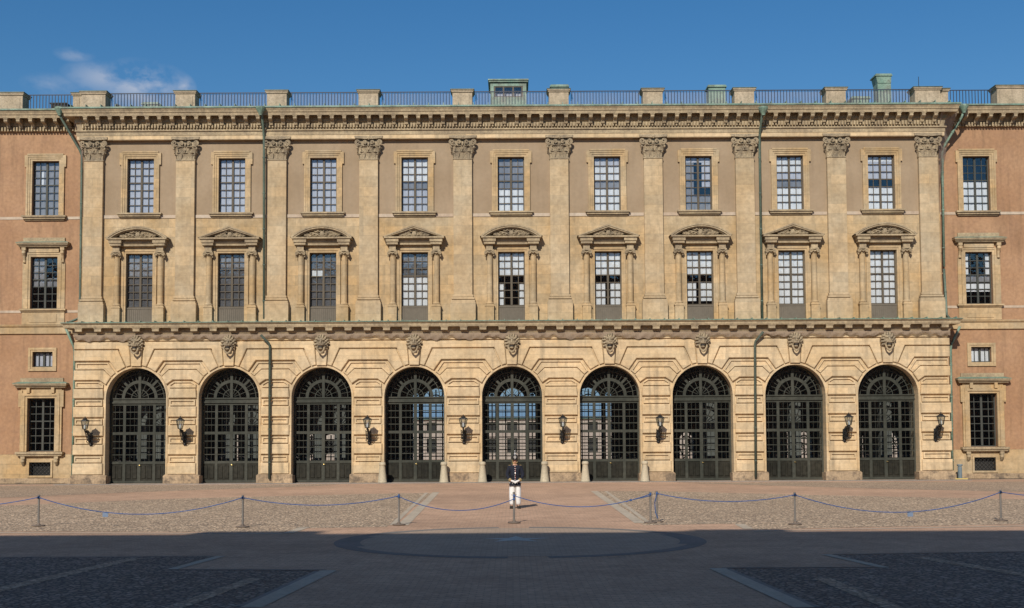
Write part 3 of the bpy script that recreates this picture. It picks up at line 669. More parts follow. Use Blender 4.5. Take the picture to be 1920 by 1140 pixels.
for x, pts in zip(BAYS, edges):             # arch surround ring
    m = MB(); zz = PZ(887, YA)
    def off(i, r): 
        if i == 0: return (x-r, zz)
        if i == len(pts)-1: return (x+r, zz)
        a = math.pi*(i-1)/SEG; return (x-r*math.cos(a), zs_arch+r*math.sin(a))
    for i in range(len(pts)-1):
        for (r0, r1, d) in ((RA+.001, RA+.08, .10), (RA+.08, RA+.13, .06)):
            A, B, C, D = off(i, r0), off(i+1, r0), off(i+1, r1), off(i, r1)
            m.quad((A[0], YA-d, A[1]), (B[0], YA-d, B[1]), (C[0], YA-d, C[1]), (D[0], YA-d, D[1]))
            m.quad((D[0], YA-d, D[1]), (C[0], YA-d, C[1]), (C[0], YA+.01, C[1]), (D[0], YA+.01, D[1]))
            m.quad((A[0], YA-d, A[1]), (A[0], YA+.01, A[1]), (B[0], YA+.01, B[1]), (B[0], YA-d, B[1]))
    P(m, 'arch_surround', STONE_A)
def keystone():
    m = MB(); m.slab([(-12.5*u, Z(638)), (-9*u, Z(683.5)), (9*u, Z(683.5)), (12.5*u, Z(638))], -.22, .02, .03)
    k = m.mesh('keystone', STONE_A)
    h = MB(); zc = Z(641.5); r_ = random.Random(2); y0 = -.25
    for ring_, (n, rr, sz) in enumerate(((15, .40, .105), (12, .31, .12), (9, .2, .13))):       # mane
        for i in range(n):
            a = 2*math.pi*(i+.5*ring_)/n
            if math.sin(a) < -.75 and ring_ == 0: continue
            px_, pz_ = rr*math.cos(a), rr*1.12*math.sin(a); p0 = Vector((px_*.75, y0-.06-.05*ring_, zc+pz_*.75)); p1 = Vector((px_*1.1+.03*r_.uniform(-1, 1), y0-.10-.06*ring_, zc+pz_*1.1)); p2 = Vector((px_*1.25+.05*math.sin(a), y0, zc+pz_*1.22))
            h.tube([p0, p1, p2], [sz*.6, sz*.65, .02], 6)
    h.ball((0, y0-.10, zc), (.30, .22, .34), 12, 8)
    h.ball((0, y0-.30, zc-.10), (.15, .17, .13), 10, 6)      # muzzle
    h.tube([(0, y0-.26, zc+.20), (0, y0-.38, zc+.02), (0, y0-.46, zc-.06)], [.07, .06, .075], 8)
    for s in (-1, 1):
        h.ball((s*.125, y0-.29, zc+.08), (.045, .04, .035), 8, 5); h.tube([(s*.05, y0-.31, zc+.13), (s*.14, y0-.34, zc+.17), (s*.23, y0-.24, zc+.12)], .035, 5)
        h.ball((s*.10, y0-.36, zc-.13), (.09, .09, .075), 8, 5); h.ball((s*.25, y0-.12, zc+.27), (.08, .06, .09), 8, 5)
    h.ball((0, y0-.27, zc-.37), (.13, .12, .07), 8, 5)
    hh = h.mesh('lion_head', STONE_C)
    for p in hh.polygons: p.use_smooth = True
    g = MB(); n = 14; g.tube([(.24*math.cos(math.pi*1.06+math.pi*.88*i/n)*1.0, y0-.32, zc-.20+.42*math.sin(math.pi*1.06+math.pi*.88*i/n)) for i in range(n+1)], .055, 6)
    g.ball((0, y0-.33, zc-.64), (.09, .07, .09), 6, 5)
    mo = MB(); mo.ball((0, y0-.30, zc-.255), (.13, .10, .07), 8, 5)
    return k, hh, g.mesh('ring', STONE_G), mo.mesh('open_mouth', DARKR)
ks = keystone()
for x in BAYS:
    k = PI('keystone', ks[0], (x, YA, 0)); link('lion_head', ks[1], k); link('ring', ks[2], k); link('open_mouth', ks[3], k)

# --- arcade cornice
zt = ZLED
prof = [(.06, PZ(627, YA-.1)), (.10, PZ(626, YA-.1)), (.14, PZ(623, YA-.2)), (.20, PZ(620, YA-.2)), (.20, PZ(611, YA-.2)), (.60, PZ(611, YA-.6)), (.63, PZ(608, YA-.6)), (.63, PZ(604.5, YA-.6)), (.70, PZ(603.5, YA-.7)), (.73, PZ(601.5, YA-.7))]
mb = MB(); sweep(mb, prof, -HA, HA, YA, YW); 
nM = 46
for i in range(nM):
    x = -HA-.3+(2*HA+.6)*(i+.5)/nM
    mb.box(x-.21, x+.21, YA-.55, YA-.18, PZ(617.5, YA-.6), PZ(611, YA-.6)+.02); mb.box(x-.24, x+.24, YA-.58, YA-.18, PZ(611, YA-.6)-.05, PZ(611, YA-.6)+.03)
P(mb, 'arcade_cornice', STONE_G)
mb = MB(); z1 = PZ(601.5, YA-.7)
sweep(mb, [(.74, z1-.02), (.76, z1), (.76, z1+.035), (.6, z1+.06), (.05, z1+.12), (-.6, z1+.14)], -HA, HA, YA, YW+.1)
for i in range(62):
    x = -HA-.8+(2*HA+1.6)*(i+.5)/62; mb.box(x-.02, x+.02, YA-.77, YA-.2, z1+.03, z1+.12)
P(mb, 'ledge_flashing', COPPER)

# --- main cornice on centre block
def main_cornice(x0, x1, Y, left, right, Yb, arch, nm, lip=0.0):
    q = lambda y, p: PZ(y, Y-p)+lip
    pf = []
    if arch: pf += [(.20, q(259, .2)), (.30, q(259, .3)), (.30, q(251.5, .3)), (.34, q(251, .3)), (.34, q(244, .3)), (.42, q(242.5, .4)), (.42, q(240.5, .4)), (.30, q(239.5, .3))]
    else: pf += [(-.1, q(240, .0)), (.12, q(239.5, .1))]
    b0 = pf[-1][0]
    pf += [(b0, q(237, .4)), (b0+.06, q(228, .4)), (b0+.14, q(226, .4)), (b0+.14, q(214, .4)), (.92, q(213.5, .9)), (.94, q(208, .9)), (.98, q(207, 1)), (1.0, q(204, 1)), (1.05, q(201.5, 1)), (1.07, q(199.5, 1))]
    m = MB(); sweep(m, pf, x0, x1, Y, Yb, left, right)
    L_ = x1-x0; n = int(round(L_/.19))
    for i in range(n):
        x = x0+L_*(i+.5)/n; m.box(x-.05, x+.05, Y-b0-.17, Y-b0, q(237, .4), q(229.5, .4))
    n = int(round(L_/nm)); e = .5
    for i in range(n):
        x = x0+L_*(i+.5)/n; zt_ = q(213.5, .9)
        # S-shaped bracket
        sp_ = [(Y-b0-.10, zt_-.52), (Y-b0-.24, zt_-.52), (Y-b0-.30, zt_-.36), (Y-b0-.40, zt_-.28), (Y-.80, zt_-.26), (Y-.87, zt_-.20), (Y-.87, zt_-.06), (Y-b0-.10, zt_-.06)]
        base = len(m.v); k = len(sp_)
        for xx in (x-.11, x+.11): m.v += [(xx, a, b) for a, b in sp_]
        m.f += [tuple(base+j for j in range(k))[::-1], tuple(base+k+j for j in range(k))]
        for j in range(k): jj = (j+1) % k; m.f.append((base+j, base+jj, base+k+jj, base+k+j))
        m.box(x-.14, x+.14, Y-.90, Y-b0-.1, zt_-.06, zt_+.03)
    return m, q(199.5, 1)
m, zct = main_cornice(-HW, HW, YF, True, True, YW, True, .768); P(m, 'main_cornice', STONE_G)
fr = MB(); fr.box(-HW-.297, HW+.297, YF-.315, YF+.2, PZ(258, YF-.3), PZ(241.5, YF-.3)); P(fr, 'architrave', STONE_A)
mb = MB(); sweep(mb, [(1.08, zct-.03), (1.12, zct), (1.12, zct+.09), (1.0, zct+.12), (.2, zct+.22), (-1.2, zct+.26)], -HW, HW, YF, YW+.2)
for i in range(60):
    x = -HW-.9+(2*HW+1.8)*(i+.5)/60; mb.box(x-.02, x+.02, YF-1.11, YF+.2, zct+.07, zct+.24)
P(mb, 'cornice_flashing', COPPER)
ZR = zct+.24                                # roof terrace level

# --- parapet pedestals and railings
ZPT = PZ(168, YF-.3)
def pedestal(x0, x1, y0, y1, zb_, zt_):
    m = MB(); m.box(x0, x1, y0, y1, zb_-.3, zt_-.20); m.box(x0-.06, x1+.06, y0-.06, y1+.06, zt_-.1995, zt_-.12); m.box(x0-.1, x1+.1, y0-.1, y1+.1, zt_-.1195, zt_-.04)
    m.cap = (x0-.14, x1+.14, y0-.14, y1+.14, zt_-.0395, zt_)
    m.box(x0+.16, x1-.16, y0-.03, y0+.01, zb_+.05, zt_-.36)
    return m
def PP(m):
    po = P(m, 'parapet_pedestal', BLOCKM); c = MB(); c.box(*m.cap); c.build('cap', COPPER_D, po)
ped = []
for i, x in enumerate(PIL):
    hwp = .62
    x0, x1 = x-hwp, x+hwp
    if i == 0: x0, x1 = x-.75, x+.75
    if i == 9: x0, x1 = x-.8, x+.8
    PP(pedestal(x0, x1, YF-.45, YF+.55, ZR-.25, ZPT)); ped.append((x0, x1))
PP(pedestal(-HW-.62, PIL[0]-.80, YF-.25, YF+.6, ZR-.25, ZPT-.03))
PP(pedestal(PIL[9]+.86, HW+.62, YF-.25, YF+.6, ZR-.25, ZPT-.05))
def railing(x0, x1, Y, zb_, zt_):
    m = MB(); m.box(x0, x1, Y-.025, Y+.025, zt_-.05, zt_); m.box(x0, x1, Y-.02, Y+.02, zb_+.08, zb_+.12)
    n = int((x1-x0)/.19)
    for i in range(n):
        x = x0+(x1-x0)*(i+.5)/n; m.box(x-.02, x+.02, Y-.02, Y+.02, zb_+.02 if i % 8 else zb_-.1, zt_-.05)
    return m
for i in range(9): P(railing(ped[i][1]+.135, ped[i+1][0]-.135, YF+.05, ZR-.2, PZ(170.5, YF)), 'roof_railing', RAILM)

# --- body: roofs, floors, inner walls (keep the rooms dark)
mb = MB(); mb.box(-HW+.02, HW-.02, YF+.3, YF+26, ZR-.5, ZR-.28); mb.box(-60, -HW-.02, YW+.3, YW+25, ZR-.9, ZR-.6); mb.box(HW+.02, 60, YW+.3, YW+25, ZR-.9, ZR-.6)
P(mb, 'roof', COPPER)
YH = YF+20                                   # back wall of the gate hall
ZH = zaT+.35
mb = MB(); mb.box(-HW+.1, HW-.1, YF+.4, YH+3, ZH, ZH+.3); mb.box(-HW+.1, HW-.1, YF+.4, YF+6, PZ(428, YF), PZ(428, YF)+.2)
for s in (-1, 1):
    a, b = sorted((s*(HW-.1), s*60)); mb.box(a, b, YW+.4, YH+3, ZH, ZH+.3); mb.box(a, b, YW+.4, YF+6, PZ(428, YF), PZ(428, YF)+.2)
mb.box(-60, 60, YF+6, YF+6.3, ZH+.3, ZR-.51)
P(mb, 'floor_slab', DARKR)
# hall back wall with arched openings to the inner court
def arch_wall(mb, x0, x1, z1, ops, Y, depth):
    """ops: (xa, xb, z0, zspring); semicircular heads"""
    cur = x0
    for xa, xb, za_, zsp in sorted(ops):
        mb.quad((cur, Y, 0), (xa, Y, 0), (xa, Y, z1), (cur, Y, z1)); r = (xb-xa)/2; c = (xa+xb)/2; n = 10
        if za_ > 0: mb.quad((xa, Y, 0), (xb, Y, 0), (xb, Y, za_), (xa, Y, za_))
        pp = [(c-r*math.cos(math.pi*i/n), zsp+r*math.sin(math.pi*i/n)) for i in range(n+1)]
        for i in range(n): mb.quad((pp[i][0], Y, pp[i][1]), (pp[i+1][0], Y, pp[i+1][1]), (pp[i+1][0], Y, z1), (pp[i][0], Y, z1))
        pp = [(xa, za_)]+pp+[(xb, za_)]
        for i in range(len(pp)-1): mb.quad((pp[i][0], Y, pp[i][1]), (pp[i][0], Y+depth, pp[i][1]), (pp[i+1][0], Y+depth, pp[i+1][1]), (pp[i+1][0], Y, pp[i+1][1]))
        cur = xb
    mb.quad((cur, Y, 0), (x1, Y, 0), (x1, Y, z1), (cur, Y, z1))
sc_ = YH/FPX
zY = lambda y: PZ(y, YH)
ops = []
for c in (-6.083, 0, 6.083):
    ops += [(c-1.05, c+1.05, .9, zY(727)-1.05), (c-1.85, c-1.35, .9, zY(736)-.25), (c+1.35, c+1.85, .9, zY(736)-.25)]
low = [(13.3, 14.4), (14.9, 16.3), (21.3, 22.4), (22.7, 23.8), (27.8, 28.8), (29.1, 30.8)]
for a, b in low: ops.append((a, b, .9, zY(812)-(b-a)/2))
for a, b in ((-16.4, -15.6), (-15.3, -13.6), (-22.6, -21.4), (-21.1, -20.0), (-29.4, -28.3)): ops.append((a, b, .9, zY(812)-(b-a)/2))
mb = MB(); arch_wall(mb, -36, 36, ZH, ops, YH, .8)
for s in (-1, 1): mb.quad((s*36, YF+1, 0), (s*36, YH, 0), (s*36, YH, ZH), (s*36, YF+1, ZH))
P(mb, 'hall_wall', HALLM)
mb = MB()
for xa, xb, za_, zsp in ops:                 # glazing bars of the hall windows
    n = 4 if xb-xa > .7 else 2
    for i in range(1, n): xx = xa+(xb-xa)*i/n; mb.box(xx-.05, xx+.05, YH+.3, YH+.35, za_, zsp+(xb-xa)/2*.9)
    z = za_+.5
    while z < zsp+.1: mb.box(xa, xb, YH+.31, YH+.34, z-.04, z+.04); z += .5 if zsp > 4 else .42
    c = (xa+xb)/2; r = (xb-xa)/2
    mb.tube([(c+r*.5*math.cos(math.pi*i/8), YH+.32, zsp+r*.5*math.sin(math.pi*i/8)) for i in range(9)], .05, 4)
    for k in (1, 3): a = math.pi*k/4; mb.tube([(c, YH+.32, zsp), (c+r*math.cos(a), YH+.32, zsp+r*math.sin(a))], .03, 4)
    if zsp < 4:
        r_ = random.Random(int(xa*10))
        for k in range(5): mb.tube([(xa+r_.random()*(xb-xa), YH+.4, za_+r_.random()*1.6), (xa+r_.random()*(xb-xa), YH+.4, za_+.3+r_.random()*1.6), (xa+r_.random()*(xb-xa), YH+.4, za_+.3+r_.random()*1.6)], .045, 4)
P(mb, 'hall_window_bars', IRON)
for s_ in (-1, 1):
    for xx in (10.2, 18.6, 25.2):
        hc = MB(); hc.box(s_*xx-.5, s_*xx+.5, YF+8.5, YF+9.5, .03, ZH); P(hc, 'hall_pillar', HALLP)
for xx in (-24.1, -22.9, -18.4, -16.9, -12.6, -11.2, 12.9, 18.4, 24.3):  # added front pillars, sunlit to stand in for grey streaks in gate panes
    hc = MB(); hc.box(xx-.36, xx+.36, YF+3.0, YF+3.7, .03, ZH); P(hc, 'hall_pillar', HALLP)
mb = MB(); mb.box(-36, 36, YA+.3, YH+.6, .01, .03); P(mb, 'hall_floor', HALLM)

# --- gates
def gate_meshes():
    zs0 = zs_arch; w0 = RA; zb_ = .05; fr_, gl, pn, fan = MB(), MB(), MB(), MB()
    Yg = YA+.66; zm = PZ(809, Yg); zp = PZ(864, Yg); ztr0, ztr1 = PZ(753, Yg), zs_arch+.02
    # leaf frame: stiles
    for xx, ww in ((-w0+.05, .05), (-w0/2, .085), (0, .10), (w0/2, .085), (w0-.05, .05)): fr_.box(xx-ww, xx+ww, -.02, .08, zb_, ztr0)
    for (a, b) in ((zb_, zb_+.14), (zp-.08, zp+.08), (zm-.085, zm+.085), (ztr0-.12, ztr0)): fr_.box(-w0+.1, w0-.1, -.012, .072, a, b)
    for (z0, z1) in ((zp+.08, zm-.085), (zm+.085, ztr0-.12)):
        for r in range(1, 4): z = z0+(z1-z0)*r/4; fr_.box(-w0+.1, w0-.1, .012, .05, z-.023, z+.023)
        for k in range(4):
            xa = -w0+k*w0/2+.06
            for j in (1, 2): xx = xa+(w0/2-.12)*j/3+.01; fr_.box(xx-.008, xx+.008, .03, .048, z0, z1)
    tr_ = MB(); tr_.box(-w0, w0, -.10, .10, ztr0, ztr0+.10); tr_.box(-w0, w0, -.05, .10, ztr0+.1005, ztr1-.08); tr_.box(-w0, w0, -.12, .10, ztr1-.0795, ztr1)
    for k in range(4):                       # lower panels
        xa, xb = -w0+k*w0/2+.10, -w0+(k+1)*w0/2-.10
        pn.box(xa-.05, xb+.05, .03, .06, zb_+.1, zp)
        m3 = (xa+xb)/2
        for a, b in ((xa+.04, m3-.05), (m3+.05, xb-.04)): pn.slab([(a, zb_+.26), (b, zb_+.26), (b, zp-.18), (a, zp-.18)], -.005, .04, .03)
    # fanlight
    def arc(r0, r1, d0, d1, a0=0, a1=math.pi, n=24):
        for i in range(n):
            p, q = a0+(a1-a0)*i/n, a0+(a1-a0)*(i+1)/n
            A, B, C, D = [(r*math.cos(t), z0+r*math.sin(t)) for r, t in ((r0, p), (r1, p), (r1, q), (r0, q))]
            fan.quad(*[(v[0], d0, v[1]) for v in (A, B, C, D)]); fan.quad((A[0], d0, A[1]), (D[0], d0, D[1]), (D[0], d1, D[1]), (A[0], d1, A[1])); fan.quad((B[0], d0, B[1]), (B[0], d1, B[1]), (C[0], d1, C[1]), (C[0], d0, C[1]))
    z0 = ztr1; RR = w0
    arc(RR-.10, RR-.01, .0, .08); arc(RR*.50, RR*.60, -.02, .08); arc(RR*.80, RR*.825, .02, .06); arc(RR*.27, RR*.295, .02, .06)
    def spoke(a, ra, rb, wd, d0, d1):
        ca, sa = math.cos(a), math.sin(a); px_, pz_ = -sa*wd/2, ca*wd/2
        q4 = [(ra*ca-px_, z0+ra*sa-pz_), (rb*ca-px_, z0+rb*sa-pz_), (rb*ca+px_, z0+rb*sa+pz_), (ra*ca+px_, z0+ra*sa+pz_)]
        fan.slab(q4, d0, d1)
    spoke(math.pi/2, 0, RR*.86, .17, -.04, .08)
    for a in (math.pi*.25, math.pi*.75): spoke(a, RR*.58, RR*.88, .15, -.03, .08)
    for k in range(1, 16):
        if k in (4, 8, 12): continue
        a = math.pi*k/16; spoke(a, RR*.60, RR*.95, .03, .02, .06)
    for k in (2, 4, 12, 14, 6, 10): spoke(math.pi*k/16, RR*.1, RR*.5, .03, .02, .06)
    gl.quad((-w0, .04, zp), (w0, .04, zp), (w0, .04, ztr0), (-w0, .04, ztr0))
    base = len(gl.v); gl.v += [(w0*math.cos(math.pi*i/24), .045, z0+w0*math.sin(math.pi*i/24)) for i in range(25)]; gl.f.append(tuple(base+i for i in range(25)))
    k = MB(); k.ball((.05, -.06, 1.15), .04, 6, 4); k.tube([(.05, -.05, 1.15), (.05, -.09, 1.15), (.13, -.09, 1.15)], .015, 5)
    return fr_.mesh('gate', GATEB), tr_.mesh('transom', GATEB), pn.mesh('lower_panel', GATEP), fan.mesh('fanlight', GATEB), gl.mesh('pane', GLASS_G), k.mesh('handle', flat('brass', (.45, .33, .12), .35, .8))
gms = gate_meshes()
for x in BAYS:
    g = PI('gate', gms[0], (x, YA+.66, 0))
    for nme, me in zip(('transom', 'lower_panel', 'fanlight', 'pane', 'handle'), gms[1:]): link(nme, me, g)
# solid back of the gate reveal (between arcade wall and hall)
mb = MB(); zc_ = ZH
for i in range(0, len(lim), 2): mb.box(lim[i], lim[i+1], YA+1.35, YA+1.6, 0.03, ZH)
for x in BAYS:
    for i in range(SEG):
        a, b = math.pi*i/SEG, math.pi*(i+1)/SEG
        mb.quad((x-RA*math.cos(a), YA+1.35, zs_arch+RA*math.sin(a)), (x-RA*math.cos(b), YA+1.35, zs_arch+RA*math.sin(b)), (x-RA*math.cos(b), YA+1.35, ZH), (x-RA*math.cos(a), YA+1.35, ZH))
P(mb, 'inner_arcade_wall', HALLM)

# =================================================================== WINGS (parts of the palace)
XW = 29.9
pw = lambda y, p=0: PZ(y, YW-p)
wingW = [dict(n='top', z0=pw(400), z1=pw(297.5), w=1.72, rows=7), dict(n='mid', z0=pw(574.5), z1=pw(477), w=1.72, rows=7),
         dict(n='mezz', z0=pw(683.5), z1=pw(655), w=1.28, rows=1), dict(n='low', z0=pw(842), z1=pw(742), w=1.75, rows=7), dict(n='vent', z0=pw(887), z1=pw(862), w=1.36, rows=0)]
XS = [XW, XW+5.4, XW+10.8]
zst = pw(848)
for s in (-1, 1):
    x0, x1 = sorted((s*(HW-.1), s*46)); side = 'left' if s < 0 else 'right'
    hs_ = [(s*xx-d['w']/2, s*xx+d['w']/2, d['z0'], d['z1']) for xx in XS for d in wingW[:4]]
    mb = MB(); wall(mb, x0, x1, zst, ZR-.4, hs_, YW, .35); P(mb, 'wing_wall', SALMON, 'salmon plaster wall of the %s wing' % side)
    hv = [(s*xx-.68, s*xx+.68, wingW[4]['z0'], wingW[4]['z1']) for xx in XS]
    mb = MB(); wall(mb, x0, x1, pw(892), zst, hv, YW-.10, .3); mb.quad((x0, YW-.10, zst), (x1, YW-.10, zst), (x1, YW+.01, zst+.03), (x0, YW+.01, zst+.03)); P(mb, 'wing_base', STONE)
    mb = MB(); mb.box(x0, x1, YW-.26, YW+.1, 0, pw(892)); P(mb, 'wing_plinth', PLINTH)
    # string course and pale bands
    mb = MB(); a, b = (x0, -HW-.02) if s < 0 else (HW+.02, x1)
    sweep(mb, [(0, pw(622, .1)), (.12, pw(621, .1)), (.12, pw(609, .1)), (.2, pw(607.5, .2)), (.24, pw(605, .2)), (.02, pw(604, 0))], a, b, YW, YW, False, False); P(mb, 'string_course', STONE)
    mb = MB(); mb.box(a, b, YW-.03, YW+.02, pw(407), pw(402)); mb.box(a, b, YW-.03, YW+.02, pw(582), pw(577.5)); P(mb, 'string_band', BAND)
    # cornice
    m, zw = main_cornice(a, b, YW, False, False, YW, False, .78, lip=-.10); P(m, 'wing_cornice', STONE_G)
    mb = MB(); sweep(mb, [(1.08, zw-.03), (1.13, zw), (1.13, zw+.09), (1.0, zw+.12), (.2, zw+.2), (-1.2, zw+.24)], a, b, YW, YW, False, False); P(mb, 'cornice_flashing', COPPER)
    px0, px1 = (-35, -31.3) if s < 0 else (31.2, 35)
    PP(pedestal(px0, px1, YW-.45, YW+.55, zw, PZ(172 if s < 0 else 167, YW)-(0 if s < 0 else .05)))
    ra, rb = sorted((s*31.1, s*(HW+.85))); P(railing(ra, rb, YW+.05, zw+.05, PZ(172.5, YW)), 'roof_railing', RAILM)
sU = surround_upper(1.72, wingW[0]['z1']-wingW[0]['z0']); siU = sill_mesh(1.72)
def hood_mesh(z, w_, cop=True):              # straight hood with blocking course, z = underside
    m = MB(); m.box(-w_+.12, w_-.12, -.30, .02, z, z+.09); m.box(-w_+.05, w_-.05, -.40, .02, z+.0905, z+.17); m.box(-w_, w_, -.47, .02, z+.1705, z+.27)
    m.box(-w_+.33, w_-.33, -.10, .02, z+.30, z+.62)
    c = MB(); c.quad((-w_-.02, -.49, z+.275), (w_+.02, -.49, z+.275), (w_-.3, -.0, z+.40), (-w_+.3, -.0, z+.40)); c.quad((-w_-.02, -.49, z+.255), (w_+.02, -.49, z+.255), (w_+.02, -.49, z+.275), (-w_-.02, -.49, z+.275))
    c.quad((-w_-.02, -.49, z+.275), (-w_+.3, 0, z+.4), (-w_-.02, 0, z+.275), (-w_-.02, -.3, z+.275)); c.quad((w_+.02, -.49, z+.275), (w_+.02, -.3, z+.275), (w_+.02, 0, z+.275), (w_-.3, 0, z+.4))
    return m.mesh('hood', STONE_G), c.mesh('hood_flashing', COPPER)
def console(m, x, zt_, h, d=.3):
    m.box(x-.13, x+.13, -d, .02, zt_-.18, zt_); m.tube([(x, -d+.06, zt_-.22), (x, -d+.04, zt_-.34), (x, -d+.14, zt_-.5), (x, -.10, zt_-h*.8), (x, -.11, zt_-h)], [.12, .13, .1, .08, .1], 8)
def mid_surround():
    d = wingW[1]; w0 = d['w']/2; h = d['z1']; m = MB()
    for (a, b, dd) in ((0, .14, .06), (.14, .26, .10)):
        m.box(-w0-b, -w0-a, -dd, .02, d['z0'], h+b); m.box(w0+a, w0+b, -dd, .02, d['z0'], h+b); m.box(-w0-a, w0+a, -dd+.003, .02, h+a, h+b-.003)
    m.box(-w0-.1, w0+.1, -.14, .02, h+.27, pw(459, .3)-.003)
    for s in (-1, 1):
        console(m, s*(w0+.37), pw(459, .3)-.003, .95); a, b = sorted((s*(w0+.27), s*(w0+.50))); m.box(a, b, -.07, .02, pw(603), pw(487))
    a = MB(); a.box(-w0-.62, w0+.62, -.24, .02, d['z0']-.12, d['z0']-.02); a.box(-w0-.52, w0+.52, -.15, .02, d['z0']-.2, d['z0']-.121); a.box(-w0-.48, w0+.48, -.08, .02, pw(604), d['z0']-.2005)
    a.box(-w0+.0, w0-.0, -.11, .01, pw(600), d['z0']-.34)
    return m.mesh('surround', STONE), a.mesh('sill', STONE)
def low_surround():
    d = wingW[3]; w0 = d['w']/2; h = d['z1']; m = MB(); zh = pw(722, .3)
    for (a, b, dd) in ((0, .14, .16), (.14, .32, .22)):
        m.box(-w0-b, -w0-a, -dd, .02, d['z0'], h+b); m.box(w0+a, w0+b, -dd, .02, d['z0'], h+b); m.box(-w0-a, w0+a, -dd+.003, .02, h+a, h+b-.003)
    m.box(-w0-.42, w0+.42, -.12, .02, h+.32, zh-.003)
    for s in (-1, 1):
        x_a, x_b = sorted((s*(w0+.32), s*(w0+.56))); m.box(x_a, x_b, -.18, .02, h-.55, h+.5); a2, b2 = sorted((s*(w0+.32), s*(w0+.44))); m.box(a2, b2, -.15, .02, d['z0'], h-.5505)
        m.box(min(s*w0*.78, s*w0*1.0), max(s*w0*.78, s*w0*1.0), -.3, .02, h+.322, zh-.004)
    a = MB(); z = d['z0']
    a.box(-w0-.62, w0+.62, -.42, -.05, z-.17, z-.02); a.box(-w0-.54, w0+.54, -.34, -.05, z-.28, z-.171)
    for s in (-1, 1): console(a, s*(w0+.02+.16), z-.28, .6, .3)
    return m.mesh('surround', STONE), a.mesh('sill', STONE_G)
ms, msi = mid_surround(); ls, lsi = low_surround(); h1 = hood_mesh(pw(458, .3), 1.66); h2 = hood_mesh(pw(722, .3), 1.70)
fz = MB(); d = wingW[2]; w0 = .64
for (a, b, dd) in ((0, .12, .05), (.12, .26, .09)):
    fz.box(-w0-b, -w0-a, -dd, .02, d['z0']-b, d['z1']+b); fz.box(w0+a, w0+b, -dd, .02, d['z0']-b, d['z1']+b); fz.box(-w0-a, w0+a, -dd+.003, .02, d['z1']+a, d['z1']+b-.003); fz.box(-w0-a, w0+a, -dd+.003, .02, d['z0']-b+.003, d['z0']-a)
mzs = fz.mesh('surround', STONE)
gr = MB()
d = wingW[4]; hh = d['z1']-d['z0']; n = 7
for k in range(-n, n+1):
    for sg in (-1, 1):
        # diagonal lattice clipped to the opening
        c = k*.24; pts2 = []
        for xx in [-.68+1.36*i/40 for i in range(41)]:
            zz = hh/2+sg*(xx-c)
            if 0 <= zz <= hh: pts2.append((xx, zz))
        if len(pts2) > 1: gr.tube([(pts2[0][0], .0+.02*sg, pts2[0][1]), (pts2[-1][0], .0+.02*sg, pts2[-1][1])], .02, 4)
gr.box(-.68, .68, -.02, .03, 0, .04); gr.box(-.68, .68, -.02, .03, hh-.04, hh); gr.box(-.68, -.64, -.02, .03, .04, hh-.04); gr.box(.64, .68, -.02, .03, .04, hh-.04)
grm = gr.mesh('vent_grille', IRON)
vf = MB()
for (a, b, dd) in ((0, .12, .08),):
    vf.box(-.68-b, -.68, -dd, .02, -b, hh+b); vf.box(.68, .68+b, -dd, .02, -b, hh+b); vf.box(-.68, .68, -dd, .02, hh, hh+b); vf.box(-.68, .68, -dd, .02, -b, 0)
vfm = vf.mesh('surround', STONE); vb = MB(); vb.quad((-.68, .28, 0), (.68, .28, 0), (.68, .28, hh), (-.68, .28, hh)); vbm = vb.mesh('backing', DARKR)
cW = {('top', -1): [(0, 1, 0, 1, 'g'), (.22, .45, .55, .85, 'w')], ('mid', -1): [(0, 1, .42, .6, 'g'), (0, .5, .6, 1, 'g')], ('top', 1): [(0, 1, 0, .55, 'w')], ('mid', 1): [(0, .18, .57, 1, 'w'), (.82, 1, .57, 1, 'w'), (0, 1, .42, .57, 'g'), (0, 1, .25, .4, 'w')],
      ('mezz', -1): [(.02, .98, 0, 1, 'b')], ('mezz', 1): [(.02, .98, 0, 1, 'w')]}
WL = {'top': 'top floor window', 'mid': 'hooded main floor window', 'mezz': 'small mezzanine window', 'low': 'tall barred ground floor window'}
for s in (-1, 1):
    for ix, xx in enumerate(XS):
        if ix == 2: continue
        for dct in wingW[:4]:
            h = dct['z1']-dct['z0']; X = s*xx; side = 'left' if s < 0 else 'right'
            sfm, spm = sash(dct['w'], 0, h, max(1, dct['rows']), mat=FRAMEG)
            wd = PI('window', sfm, (X, YW+.22, dct['z0']), WL[dct['n']]+' of the %s wing' % side); link('pane', spm, wd)
            k = (dct['n'], s)
            if k in cW: curtain(wd, dct['w'], h, cW[k], MATS)
            o = (0, -.22, 0); oz = (0, -.22, -dct['z0'])
            if dct['n'] == 'top': link('surround', sU, wd, o); link('sill', siU, wd, o)
            if dct['n'] == 'mid': link('surround', ms, wd, oz); link('sill', msi, wd, oz); link('hood', h1[0], wd, oz); link('hood_flashing', h1[1], wd, oz)
            if dct['n'] == 'mezz': link('surround', mzs, wd, oz)
            if dct['n'] == 'low': link('surround', ls, wd, oz); link('sill', lsi, wd, oz); link('hood', h2[0], wd, oz); link('hood_flashing', h2[1], wd, oz)
        v = PI('vent_grille', grm, (s*xx, YW-.06, wingW[4]['z0'])); link('surround', vfm, v, (0, -.04, 0)); link('backing', vbm, v, (0, 0, 0))

